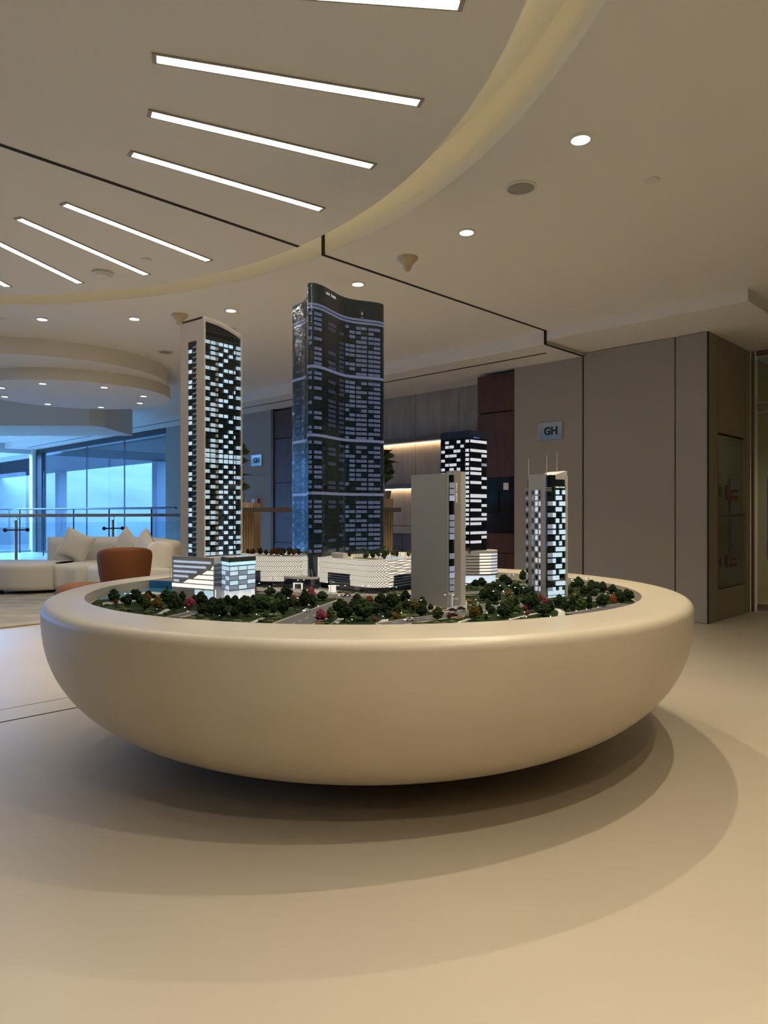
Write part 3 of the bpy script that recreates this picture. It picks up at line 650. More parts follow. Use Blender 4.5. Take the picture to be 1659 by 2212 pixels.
def ring_band(z0, z1, off, sA=None, sB=None, step=.012):
    mb = MB(); sA = 0 if sA is None else sA; sB = AL[-1] if sB is None else sB; m = max(2, int((sB-sA)/step)); pts = [at(sA+(sB-sA)*i/m) for i in range(m+1)]
    a = [p+nn*off for p, dd, nn in pts]; b = [p-nn*.002 for p, dd, nn in pts]
    mb.add([(p.x,p.y,z0) for p in a]+[(p.x,p.y,z1) for p in a]+[(p.x,p.y,z0) for p in b]+[(p.x,p.y,z1) for p in b],
           [(i,i+1,m+2+i,m+1+i) for i in range(m)]+[(i,2*(m+1)+i,2*(m+1)+i+1,i+1) for i in range(m)]+[(m+1+i,m+2+i,3*(m+1)+i+1,3*(m+1)+i) for i in range(m)])
    return mb
band_m = M('lit_band_lavender', (.14,.15,.22), .08, emit=(.36,.42,.74), es=.20)
for z in (2.372, 2.352, 2.003, 1.598, 1.256): T.part('light_band', ring_band(z, z+(.013 if z > 2.3 else .017), .0022), band_m, smooth=True, angle=40)
T.part('crown_rim', ring_band(ZTOP-.004, ZTOP+.003, .002), M('crown_edge', (.05,.07,.08), .2))
fp = .0292; floors = []
z = 2.340
while z > ZR+.01:
    z -= fp
    if z > ZR+.006 and all(not (zb-.03 < z < zb+.012) for zb in (2.003, 1.598, 1.256)): floors.append(z)
mb = MB()
for z in floors: mb2 = ring_band(z-.0042, z+.001, .0014, step=.02); mb.add(mb2.v, mb2.f)
T.part('floor_lines', mb, M('spandrel_dark', (.006,.009,.016), .12), kind='stuff')
mb2 = MB(); m = 150; pts = [at(AL[-1]*i/m) for i in range(m)]; zl = [ZR+.002+(ZTOP-ZR-.006)*k/40 for k in range(41)]
mb2.add([(*(p+nn*.0045), z) for z in zl for p, dd, nn in pts], [(k*m+i, k*m+(i+1) % m, (k+1)*m+(i+1) % m, (k+1)*m+i) for k in range(40) for i in range(m)])
T.part('acrylic_skin', mb2, skin_m, smooth=True, angle=60)
# vertical mullions
mb = MB(); m = int(AL[-1]/.0105)
for i in range(m):
    p, dd, nn = at(AL[-1]*i/m); c = p+nn*.0009; mb.box((c.x,c.y,(ZR+ZTOP)/2), (*(dd*.0005),0), (*(nn*.0009),0), (0,0,(ZTOP-ZR)/2-.002))
T.part('mullions', mb, M('mullion', (.020,.028,.030), .25), kind='stuff')
sF0 = s_near((-.505*K, 4.63*K)); 
def sx(px, Y): return s_near(((px-829.5)/1520*Y, Y))
colsF = []   # (start px, end px, prob, bright)
for x0, x1, Y0, Y1, pr, br in ((666,674,4.145,4.14,.6,1),(678,693,4.145,4.19,.72,2),(703,719,4.26,4.35,.55,0),(729,741,4.38,4.42,.6,0),(744,753,4.43,4.45,.6,1),(754,767,4.45,4.47,.72,1),(769,780,4.475,4.49,.85,2),(780.5,793,4.49,4.50,.85,2),(796,808,4.505,4.52,.72,2),(809,822,4.52,4.545,.82,2)):
    colsF.append((sx(x0, Y0), sx(x1, Y1), pr, br))
for x0, x1, Y0, Y1 in ((633,641,4.63,4.60),(642,652,4.58,4.55),(653,660,4.53,4.50)):
    colsF.append((sx(x0, Y0), sx(x1, Y1), .62, 0 if x0 > 650 else -1))
cells = []
for z in floors:
    for ci, (sa, sb, pr, br) in enumerate(colsF):
        if R.random() < pr: cells.append((br, ci, sa, sb, z+.0035, z+fp-.0075))
cells.sort(key=lambda c: -c[0])
rest = MB()
for k, (br, ci, sa, sb, za, zb) in enumerate(cells):
    if sb < sa: sa, sb = sb, sa
    if sb-sa > .3: continue
    pm, dd, nn = at((sa+sb)/2); pa, pb = at(sa)[0], at(sb)[0]; dd = (pb-pa).normalized(); nn = Vector((dd.y,-dd.x)); 
    if nn.dot(at((sa+sb)/2)[2]) < 0: nn = -nn
    bul = max(0, (pm-pa).dot(nn)); c = (pa+pb)/2
    if k < 296: T.inst('lit_window', unit(lav_m if br >= 1 else lavd_m), (*(c+nn*(bul/2+.0004)), (za+zb)/2), dd, (pb-pa).length/2*.97, bul/2+.0011, (zb-za)/2)
    else: cc = c+nn*(bul/2+.0004); rest.box((*cc, (za+zb)/2), (*(dd*(pb-pa).length/2*.97),0), (*(nn*(bul/2+.0011)),0), (0,0,(zb-za)/2))
T.part('small_windows', rest, lavd_m, kind='stuff')
mb = MB()
for i in range(34):     # little square vents in the crown
    p, dd, nn = at(sF0+.02+i*.024); zz = 2.405+.006*math.sin(i*2.1); c = p+nn*.0006
    for a, b, hx, hz in ((0,.0035,.004,.0005),(0,-.0035,.004,.0005),(.0035,0,.0005,.004),(-.0035,0,.0005,.004)):
        mb.box((*(c+dd*a), zz+b), (*(dd*hx),0), (*(nn*.0008),0), (0,0,hz))
T.part('crown_vents', mb, black_m, kind='stuff')
T.part('front_bay', MB().prism([q for q in (at(sF0-.06+i*.008)[0] for i in range(40)) if q.x < -.388 and q.y < 4.235], .770, ZR), tglass_m)
def wrap_text(T, s, size, s0, z, step):
    for i, ch in enumerate(s):
        if ch == ' ': continue
        p, dd, nn = at(s0+i*step); p = p+nn*.002
        place_text('letter', text_mesh(ch, size, sign_m, .0006, .0006), T.o, (p.x, p.y, z), (*dd, 0), (0,0,1))
wrap_text(T, 'LEAF TOWER', .019, sx(704, 4.232), 2.470, .0125)
wrap_text(T, 'LEAF TOWER', .017, sx(636, 4.635), 2.470, .0125)
# ---- mall
lat = bpy.data.materials.new('lattice_screen'); lat.use_nodes = True; nt = lat.node_tree; bs = nt.nodes['Principled BSDF']
tcn = nt.nodes.new('ShaderNodeTexCoord'); sep = nt.nodes.new('ShaderNodeSeparateXYZ'); nt.links.new(tcn.outputs['Object'], sep.inputs[0])
def mth(op, a, b=None):
    n_ = nt.nodes.new('ShaderNodeMath'); n_.operation = op
    for i, v in enumerate((a, b)):
        if v is None: continue
        if isinstance(v, (int, float)): n_.inputs[i].default_value = v
        else: nt.links.new(v, n_.inputs[i])
    return n_.outputs[0]
hx = mth('MULTIPLY', mth('ADD', mth('MULTIPLY', sep.outputs[0], 1.0), mth('MULTIPLY', sep.outputs[1], -.75)), 215.0)
hz = mth('MULTIPLY', sep.outputs[2], 212.0)
pat = mth('ABSOLUTE', mth('MULTIPLY', mth('SINE', mth('ADD', hx, hz)), mth('SINE', mth('SUBTRACT', hx, hz))))
rmp = nt.nodes.new('ShaderNodeValToRGB'); nt.links.new(pat, rmp.inputs[0]); rmp.color_ramp.elements[0].position = .18; rmp.color_ramp.elements[1].position = .5
rmp.color_ramp.elements[0].color = (.06,.05,.04,1); rmp.color_ramp.elements[1].color = (1,.93,.80,1)
bs.inputs['Base Color'].default_value = (.34,.315,.28,1); bs.inputs['Roughness'].default_value = .6
nt.links.new(rmp.outputs[0], bs.inputs['Emission Color']); bs.inputs['Emission Strength'].default_value = .85
MALL_M = M('mall_parapet', (.60,.56,.51), .6)
mglass = M('mall_dark_glass', (.012,.018,.030), .06, spec=.8)
def fillet(P, r, seg=6):
    Q = []; n = len(P)
    for i in range(n):
        p, a, b = Vector(P[i]), Vector(P[i-1]), Vector(P[(i+1) % n]); da, db = (a-p).normalized(), (b-p).normalized(); rr = min(r[i], (a-p).length*.45, (b-p).length*.45)
        if rr < .002: Q.append(p); continue
        p0, p1 = p+da*rr, p+db*rr
        for k in range(seg+1):
            f = k/seg; Q.append(p0*(1-f)**2 + p*(2*f*(1-f)) + p1*f*f)
    return Q
def off_poly(P, o):
    n = len(P); Q = []
    for i in range(n):
        t_ = (P[(i+1) % n]-P[i-1]).normalized(); Q.append(P[i]+Vector((t_.y,-t_.x))*o)
    return Q
def mall(label, poly, rad, bays):
    pc = fillet(poly, rad); c0 = sum(pc, Vector((0,0)))/len(pc)
    B = Thing('mall_podium_model', label, 'model building', (c0.x, c0.y, ZG))
    B.part('ground_floor', MB().prism(off_poly(pc, -.008), ZG, .735), mglass)
    zb = [.733, .763, .793, .823, .853, .884]
    for i in range(5):
        sb_ = B.part('screen_band', MB().prism(off_poly(pc, .003*(i % 2)+.001), zb[i]+.0028, zb[i+1]-.0002), lat)
        B.part('band_ledge', MB().prism(off_poly(pc, -.004), zb[i], zb[i]+.003), greyp_m)
    B.part('parapet', MB().prism(off_poly(pc, .003), .884, ZR), MALL_M)
    for a, b, za, zc in bays:
        a, b = Vector(a), Vector(b); d = (b-a).normalized(); nn = Vector((d.y,-d.x)); LL = (b-a).length
        gl = B.part('glass_bay', MB().wall(a, d, nn, 0, LL, za, zc, -.02, .006), mglass)
        mb = MB()
        for k in range(1, 5): mb.wall(a, d, nn, 0, LL, za+(zc-za)*k/5-.0006, za+(zc-za)*k/5+.0006, .006, .0068)
        B.part('bay_lines', mb, litd_m, kind='stuff')
    return B
R1 = [(-.385,4.20),(-.075,3.868),(.02,3.885),(.20,4.16),(.16,4.66),(-.10,4.80),(-.31,4.81),(-.375,4.34)]
BR = mall('white lattice-clad model mall block with rounded corner beside the slab tower', R1, (.01,.10,.10,.01,.02,.02,.02,.01), [((-.325,4.128),(-.195,3.989),.733,.80),((.055,3.930),(.19,4.135),.722,.798)])
L1_ = [(-.90,4.36),(-.80,4.255),(-.62,4.225),(-.50,4.245),(-.455,4.40),(-.33,4.79),(-.66,4.79),(-.88,4.50)]
BL = mall('white lattice-clad model mall block behind the glass corner podium', L1_, (.01,.03,.06,.01,.01,.02,.02,.01), [((-.80,4.247),(-.745,4.238),.735,.80)])
E_ = Thing('mall_entrance_model', 'curved dark glass mall entrance with a white canopy between lattice blocks', 'model building', (-.5, 4.2, ZG))
ep = [Vector((-.60,4.222)), Vector((-.555,4.17)), Vector((-.49,4.135)), Vector((-.43,4.13)), Vector((-.385,4.15))]
E_.part('glass_front', MB().prism(ep+[Vector((-.39,4.195)), Vector((-.47,4.24))], ZG, .758), mglass)
E_.part('canopy', MB().prism([p+Vector((0,-.008)) for p in ep]+[Vector((-.39,4.195)), Vector((-.47,4.24))], .758, .770), MALL_M)
E_.part('portal_frame', MB().wall((-.53,4.147), Vector((.9,-.35)).normalized(), Vector((-.35,-.9)).normalized(), 0, .005, ZG, .735, 0, .012).wall((-.53,4.147), Vector((.9,-.35)).normalized(), Vector((-.35,-.9)).normalized(), .052, .057, ZG, .735, 0, .012).wall((-.53,4.147), Vector((.9,-.35)).normalized(), Vector((-.35,-.9)).normalized(), 0, .057, .731, .736, 0, .012), warm_m)
mb = MB()
for i in range(5): mb.tube([(-.50+i*.02, 4.128+.003*(i-2)**2*.3, .772), (-.475+i*.012, 4.14, .815)], .001, 4)
E_.part('canopy_stays', mb, white_m, kind='stuff')
kc = gp(718, 1279, ZG)
single('kiosk_model', MB().xbox(kc.x-.02, kc.x+.02, kc.y-.012, kc.y+.012, ZG, ZG+.034).xbox(kc.x-.023, kc.x+.023, kc.y-.014, kc.y+.014, ZG+.034, ZG+.038), warm_m, 'tiny glowing white kiosk before the mall glass bay', 'model building', (kc.x, kc.y, ZG))
# roof garden extras
for B_, pts, col in ((BR, [(-.02,4.02),(.10,4.04),(.13,4.12),(.02,4.13)], 'pool_glow'),):
    B_.part('roof_pool', MB().prism(fillet([Vector(p) for p in pts], (.03,)*4), ZR, ZR+.0015), MATS['pool_glow'])
BR.part('roof_pavilion', MB().prism([(-.31,4.135),(-.235,4.06),(-.21,4.085),(-.285,4.16)], ZR, ZR+.028), MALL_M)
BR.part('roof_lawn', MB().prism([(-.20,4.07),(-.06,3.93),(.0,3.98),(-.15,4.12)], ZR, ZR+.001), M('roof_planting', (.09,.10,.035), .9, noise=(80,.5)))
BL.part('roof_lawn', MB().prism([(-.86,4.37),(-.62,4.27),(-.54,4.29),(-.62,4.37)], ZR, ZR+.001), MATS['roof_planting'])

# ---- T3: plain grey slab tower with glass bay and lettered fin
S1, S2 = Vector((.135,3.507)), Vector((.300,3.318)); d = (S2-S1).normalized(); nn = Vector((d.y,-d.x)); bk = -nn
T = Thing('slab_tower_model', 'plain grey slab model tower with a narrow glass bay and lettered fin', 'model tower', (.26, 3.42, ZG))
T.part('slab', MB().prism([S1, S2, S2+bk*.028, S1+bk*.028], ZG, 1.335), greyp_m)
b0 = S2 + bk*.004 + Vector((.002,.002)); b1 = Vector((.338, 3.372))
d2 = (b1-b0).normalized(); n2_ = Vector((d2.y,-d2.x)); arcp = [b0 + d2*((b1-b0).length*k/10) + n2_*(.010*math.sin(pi*k/10)) for k in range(11)]
T.part('glass_bay', MB().prism(arcp+[b1+Vector((-.03,.07)), b0+Vector((-.05,.06))], .775, 1.328), bglass_m, smooth=True, angle=40)
zz = 1.292; L_ = (b1-b0).length
for k, ch in enumerate('ggLddggglddgdlLgg'):
    if ch == 'd': zz -= .0305; continue
    mt = {'g': litd_m, 'l': litd_m, 'L': lit_m}[ch]
    mb = MB(); q = [b0+d2*(L_*f)+n2_*(.010*math.sin(pi*f)+.001) for f in [.06+.88*i/8 for i in range(9)]]
    mb.add([(p.x,p.y,zz-.026) for p in q]+[(p.x,p.y,zz) for p in q]+[(p.x-n2_.x*.004,p.y-n2_.y*.004,zz-.026) for p in q]+[(p.x-n2_.x*.004,p.y-n2_.y*.004,zz) for p in q],
           [(i,i+1,10+i,9+i) for i in range(8)]+[(18+i,19+i,28+i,27+i) for i in range(8)]+[(i,18+i,19+i,i+1) for i in range(8)]+[(9+i,10+i,28+i,27+i) for i in range(8)])
    T.part('bay_window', mb, M('bay_lit_'+ch, (.2,.22,.28), .1, emit=(.50,.58,.80), es={'g': .20, 'l': .32, 'L': .50}[ch])); zz -= .0305
T.part('bay_soffit', MB().prism(arcp+[b1+Vector((-.03,.06)), b0+Vector((-.04,.05))], .757, .772), greyl_m)
T.part('lobby', MB().prism([b0+Vector((.004,.01)), b1+Vector((-.008,.005)), b1+Vector((-.03,.06)), b0+Vector((-.03,.05))], ZG, .757), M('slab_lobby', (.3,.35,.4), .2, emit=(.6,.75,1), es=.5))
F1, F2 = Vector((.336,3.384)), Vector((.394,3.402)); df = (F2-F1).normalized(); nf = Vector((df.y,-df.x))
T.part('lettered_fin', MB().prism([F1, F1+df*.036, F1+df*.036-nf*.10, F1-nf*.10], ZG, 1.352), greyp_m)
T.part('rear_fin', MB().prism([F1+df*.038-nf*.004, F2, F2-nf*.10, F1+df*.038-nf*.10], ZG, 1.347), greyl_m)
mb = MB()
for k in range(11):
    z = 1.325-k*.027; a, b = F2+nf*.001, F2-nf*.022
    for (p, q, za, zb) in ((a,b,z,z),(a,b,z,z-.027) if k % 2 else (a,b,z-.027,z)):
        mb.tube([(p.x+.002,p.y-.001,za),(q.x+.002,q.y-.001,zb)], .0011, 4)
T.part('fin_truss', mb, white_m, kind='stuff')
T.part('truss_recess', MB().prism([F2+df*.0004-nf*.002, F2+df*.0012-nf*.002, F2+df*.0012-nf*.021, F2+df*.0004-nf*.021], 1.03, 1.33), bglass_m)
c = F1+df*.014+nf*.001
place_text('lettering', text_mesh('ZAKHER TOWER', .0115, M('gilt_letters', (.8,.72,.6), .4, emit=(1,.9,.7), es=.35), .0006, .0003, 1.12), T.o, (c.x, c.y, 1.245), (0,0,1), (*(-df), 0))
T.part('door_canopy', MB().prism([b1+Vector((-.012,-.012)), b1+Vector((.018,-.008)), b1+Vector((.01,.004))], .735, .738), white_m)

# ---- T4: black glass tower on a drum podium
k4 = .965
C4 = Vector((.564,4.62))*k4; Lf = Vector((.386,4.80))*k4; Rt = Vector((.694,4.75))*k4; Bk = Lf+Rt-C4
T = Thing('black_tower_model', 'black glass model tower with white lit bands behind the slab tower', 'model tower', (.55, 4.6, .90))
ZB4, ZT4 = .905, 1.672
T.part('glass_core', MB().prism([Lf, C4, Rt, Bk], ZB4, ZT4-.045), bglass_m)
T.part('crown_screen', MB().prism([Lf, C4, Rt, Rt.lerp(C4,.03), C4+Vector((0,.006)), Lf.lerp(C4,.03)+Vector((0.004,.004))], ZT4-.05, ZT4), M('crown_glass', (.02,.03,.055), .05, spec=.8))
T.part('lift_core', MB().prism([Lf.lerp(Bk,.1), Lf.lerp(C4,.36), Lf.lerp(C4,.36)+Vector((.06,.05)), Lf.lerp(Bk,.5)], ZT4-.05, ZT4+.004), bglass_m)
T.part('crown_glow', MB().prism([C4+Vector((-.06,.07)), C4+Vector((.03,.025)), C4+Vector((.07,.07)), C4+Vector((0,.12))], ZT4-.046, ZT4-.042), M('crown_blue', (.1,.2,.5), .3, emit=(.15,.30,1), es=.5))
dl = (C4-Lf).normalized(); nl = Vector((dl.y,-dl.x)); LLf = (C4-Lf).length; dr = (Rt-C4).normalized(); nr = Vector((dr.y,-dr.x)); LRt = (Rt-C4).length
rp = ['abc','','abc','c','ab','c','ab','ab','c','ab','c','','abc','ab','c','ab','c','abc','ab','','abc','c','ab','']
lp = ['beg','bcf','ade','bcdg','aeg','bcdg','aceg']
ff = .0292
cr = {'a':(.02,.36),'b':(.36,.66),'c':(.68,.98)}; cl = {'a':(.03,.15),'b':(.17,.29),'c':(.32,.46),'d':(.46,.56),'e':(.57,.68),'f':(.69,.80),'g':(.86,.97)}
for i, rw in enumerate(rp):
    z = ZT4-.052-ff*(i+1)
    if z < ZB4: break
    facade(T, C4, dr, nr, [(LRt*cr[ch][0], LRt*cr[ch][1], z+.004, z+(.022 if i != 12 else .027)) for ch in rw], litw_m if i != 5 else litd_m)
    rl = lp[i] if i < len(lp) else ''.join(R.sample('abcdefg', 3))
    if 'a' in rw and 'g' not in rl: rl += 'g'
    facade(T, Lf, dl, nl, [(LLf*cl[ch][0], LLf*cl[ch][1], z+.004, z+.022) for ch in rl], litw_m)
mb = MB()
for f in (.31,.565,.83): mb.wall(Lf, dl, nl, LLf*f-.0006, LLf*f+.0006, ZB4, ZT4, 0, .003)
T.part('mullions', mb, steel_m, kind='stuff')
pc4 = Vector((.612,4.60)); rr4 = .128
pod = [Vector((.362,4.50)), Vector((.48,4.475))] + [pc4+Vector((math.cos(a), math.sin(a)))*rr4 for a in [math.radians(-95+15*i) for i in range(13)]] + [Vector((.50,4.775)), Vector((.362,4.72))]
P4 = Thing('drum_podium_model', 'rounded white model podium with louvre bands under the black tower', 'model building', (.56,4.6,ZG))
P4.part('drum', MB().prism(pod, .748, .895), greyl_m, smooth=True, angle=30)
P4.part('roof_slab', MB().prism(off_poly(pod, .002), .893, .905), greyl_m)
P4.part('lit_base', MB().prism(off_poly(pod, -.012), ZG, .75), M('drum_base', (.6,.65,.7), .3, emit=(.75,.88,1), es=.75))
sec = [pc4+Vector((math.cos(a), math.sin(a)))*(rr4+.0015) for a in [math.radians(-92+9*i) for i in range(11)]]
for k in range(7):
    z = .757+k*.0195
    P4.part('louvre', MB().prism(off_poly(pod, .0022), z-.0035, z), slat_m)
    if k < 6 or 1:
        for a, b, mt in ((0,4,'drum_warm'),(4,8,'drum_cool')):
            q = sec[a:b+1]; mb = MB(); m_ = len(q)
            mb.add([(p.x,p.y,z+.0015) for p in q]+[(p.x,p.y,z+.014) for p in q], [(i,i+1,m_+i+1,m_+i) for i in range(m_-1)])
            P4.part('lit_window', mb, M(mt, (.7,.68,.62), .3, emit=((1,.93,.78) if 'warm' in mt else (.72,.82,1)), es=.8 if 'warm' in mt else .55))

# ---- T5: grey tower with masts
C5 = Vector((.853,3.68)); eL = Vector((-.514,.857)).normalized(); eR = Vector((.857,.514)).normalized(); W5, D5 = .150, .134; nL = -eR; nR = -eL
T = Thing('masted_tower_model', 'grey model tower with glass side, three masts and PEARL TOWER lettering', 'model tower', (C5.x, C5.y, ZG))
q5 = [C5, C5+eR*D5, C5+eR*D5+eL*W5, C5+eL*W5]
ZT5 = 1.355
T.part('glass_core', MB().prism([C5+eR*.003+eL*.003, C5+eR*D5+eL*.003, C5+eR*D5+eL*W5, C5+eR*.003+eL*W5], ZG, 1.325), dglass_m)
T.part('window_wall', MB().wall(C5, eL, nL, .010, W5-.012, .755, ZT5-.002, -.006, .004), M('pearl_grey', (.36,.345,.34), .6))
T.part('base_wall', MB().wall(C5, eL, nL, .006, W5-.004, ZG, .753, -.006, .0035), greyp_m)
T.part('corner_glass', MB().prism([C5, C5+eR*.02, C5+eR*.02+eL*.012, C5+eL*.012], .745, 1.345), bglass_m)
T.part('end_fin', MB().wall(C5, eR, nR, D5-.001, D5+.012, ZG, 1.345, -.15, .004), greyl_m)
T.part('roof_wedge', MB().add([(*(C5+eR*.055+eL*.02), 1.318), (*(C5+eR*(D5+.01)+eL*.0), 1.295), (*(C5+eR*(D5+.01)+eL*.0), 1.372), (*(C5+eR*.055+eL*.02), 1.345), (*(C5+eR*.055+eL*.14), 1.318), (*(C5+eR*(D5+.01)+eL*.14), 1.295), (*(C5+eR*(D5+.01)+eL*.14), 1.372), (*(C5+eR*.055+eL*.14), 1.345)], [(0,1,2,3),(7,6,5,4),(0,4,5,1),(1,5,6,2),(2,6,7,3),(3,7,4,0)]), greyl_m)
T.part('glass_parapet', MB().prism([C5+eR*.02, C5+eR*.06, C5+eR*.06+eL*.01, C5+eR*.02+eL*.01], 1.32, 1.347), dglass_m)
for p, z1 in ((C5+eL*(W5-.006)+eR*.004, 1.44), (C5+eL*.004+eR*.002, 1.452), (C5+eR*(D5-.004)+eL*.06, 1.475)):
    T.part('mast', MB().tube([(p.x,p.y,1.30),(p.x,p.y,z1)], [.0016,.0009], 6), white_m)
for p, dd in ((C5+eL*W5, eL), (C5, eL)):
    for k in range(3):
        c = p; T.part('corner_ring', MB().wall(c-dd*.012, dd, nL, 0, .026, 1.262+k*.008, 1.2645+k*.008, -.02, .006), greyl_m)
f5 = .0301; rowsR = ['ce','CD','abDE','CD','abe','ce','abd','abDE','ce','abd','CDE','abCD','abe','CD','abDE','abC','CDE','abd']
c5 = {'a':(.003,.038),'b':(.040,.061),'c':(.062,.086),'d':(.087,.106),'e':(.108,.130)}
l1 = 'DgDggDgDggDgDgDggD'; l2 = 'LLLLDLDLLDLDLDLDLL'; l3 = 'DDLDLDLLDLDLLDLLDL'
dw = M('dark_window', (.02,.019,.018), .2); gw = M('grey_window', (.26,.27,.32), .2, emit=(.5,.55,.75), es=.22)
for i in range(18):
    z = 1.272-f5*(i+1)+.004
    for ch in rowsR[i]: facade(T, C5, eR, nR, [(*c5[ch.lower()], z, z+.0225)], litd_m if ch == 'a' else lit_m)
    if 'a' not in rowsR[i]: facade(T, C5, eR, nR, [(.003,.038,z,z+.0225)], M('barred_window', (.02,.022,.022), .2), 'barred_window')
    for ch, (a, b) in ((l1[i],(.098,.108)),(l2[i],(.066,.083)),(l3[i],(.045,.055))):
        facade(T, C5+nL*.004, eL, nL, [(a, b, z, z+.0225)], {'D': dw, 'g': gw, 'L': litw_m}[ch], 'window')
    facade(T, C5+eR*(D5+.012), eL, eR, [(.01,.04,z,z+.02)], dw, 'window')
    T.inst('side_window', unit(gw if i % 2 else dw), (*(C5+eL*(W5-.001)+nL*.003), z+.011), eL, .006, .003, .010)
facade(T, C5, eR, nR, [(.006+k*.03,.034+k*.03,.716,.738) for k in range(4)], lit_m, 'lobby_window')
facade(T, C5, eR, nR, [(.006+k*.03,.034+k*.03,ZG+.003,.712) for k in range(4)], lit_m, 'lobby_window')
c = C5+eR*.092+nR*.002
place_text('lettering', text_mesh('PEARL TOWER', .0095, sign_m, .0006, .0005, 1.05), T.o, (c.x, c.y, 1.283), (*eR, 0), (0,0,1))
# ================================================================== MODEL TREES, LAMPS, CARS
leaf = {'d': M('foliage_dark', (.018,.032,.012), .9, spec=.1, objvar=.35), 'g': M('foliage_green', (.045,.065,.018), .9, spec=.1, objvar=.3), 'y': M('foliage_olive', (.10,.075,.018), .9, spec=.1, objvar=.25),
        'o': M('foliage_orange', (.19,.055,.015), .9, spec=.1, objvar=.25), 'r': M('foliage_red', (.15,.028,.018), .9, spec=.1, objvar=.25), 'p': M('foliage_pink', (.22,.045,.075), .9, spec=.1, objvar=.25)}
bark = M('model_trunk', (.035,.025,.018), .9)
def crown(seed, kind):
    R.seed(seed); mb = MB()
    m = 26
    for i in range(m):
        f = (i+.5)/m; z = .22+.72*f; rad = .40*math.sin(pi*min(1, .18+f*.86))**.75; a = i*2.4+R.uniform(-.4,.4); rr = rad*R.uniform(.45,.8)
        mb.ball((math.cos(a)*rr, math.sin(a)*rr, z), R.uniform(.13,.20), 1, (1,1,.85), .22)
    mb.ball((0,0,.55), .30, 1, (1,1,1.15), .15)
    return mb
CROWN = {}
for k, m_ in leaf.items():
    CROWN[k] = [crown(100+i, k).mesh('crown', m_) for i in range(3)]
R.seed(11)
TRUNK = MB().tube([(0,0,-.02),(.01,0,.2),(0,.01,.45)], [.035,.028,.02], 6).mesh('trunk', bark)
def conifer():
    mb = MB()
    for k in range(4): mb.rev([(.30-.06*k, .15+k*.2), (.16-.035*k, .22+k*.2), (.01, .48+k*.17)], (0,0), 9)
    for i, v in enumerate(mb.v): mb.v[i] = v*(1+R.uniform(-.06,.06))
    return mb.mesh('crown', leaf['d'])
CONIFER = conifer()
def palm():
    mb = MB()
    for i in range(9):
        a = 2*pi*i/9; c, s = math.cos(a), math.sin(a); w_ = .06
        P = [(0,.9),(.16,.98),(.30,.94),(.40,.80)]
        for (r0,z0),(r1,z1) in zip(P[:-1], P[1:]): mb.add([(c*r0-s*w_,s*r0+c*w_,z0),(c*r0+s*w_,s*r0-c*w_,z0),(c*r1+s*w_*.7,s*r1-c*w_*.7,z1),(c*r1-s*w_*.7,s*r1+c*w_*.7,z1)], [(0,1,2,3)])
    return mb.mesh('fronds', leaf['d'])
PALM = palm(); PTRUNK = MB().tube([(0,0,-.01),(.01,0,.5),(0,0,.92)], [.03,.022,.02], 6).mesh('trunk', bark)
NEARB = [((-.86,3.70),'the ribbon podium'),((-.68,3.62),'the glass corner block'),((-.62,4.25),'the left lattice mall'),((-.08,3.87),'the rounded lattice mall corner'),((.25,3.4),'the plain slab tower'),((.56,4.5),'the drum podium'),((.88,3.72),'the masted grey tower'),((-1.3,3.75),'the blue bay')]
RIM = 'the table rim'
def near(p):
    b = min(NEARB, key=lambda q: (Vector(q[0])-Vector(p[:2])).length); dist = (Vector(b[0])-Vector(p[:2])).length
    rim = math.hypot((p[0]-IC[0])/IA, (p[1]-IC[1])/IB)
    zone = 'along the rim' if rim > .84 else ('close to' if dist < .22 else 'some way off')
    return b[1], rim > .84, dist < .25
KN = {'d':'dark green','g':'leafy mid-green','y':'olive yellow','o':'orange','r':'rust red','p':'pink blossom'}
def tree(p, h, wd, k, roof=None):
    t = link('model_tree', None); t.location = p; t.empty_display_size = .01
    if roof: lab = 'tiny %s tree in the roof garden of %s' % (KN[k], roof)
    else:
        nb, rim, close = near(p); lab = 'miniature %s tree %s %s%s' % (KN[k], 'beside' if close else 'on lawn near', nb, ', at table rim' if rim else '')
    tag(t, lab, 'model tree', 'miniature trees on the scale model')
    a = R.uniform(0, 6.28)
    for nm, me, sx_ in (('trunk', TRUNK, wd), ('crown', R.choice(CROWN[k]) if k != 'c' else CONIFER, wd)):
        o = link(nm, me, t); o.matrix_local = Matrix.Rotation(a, 4, 'Z') @ Matrix.Diagonal((sx_*1.05, sx_*1.05, h, 1))
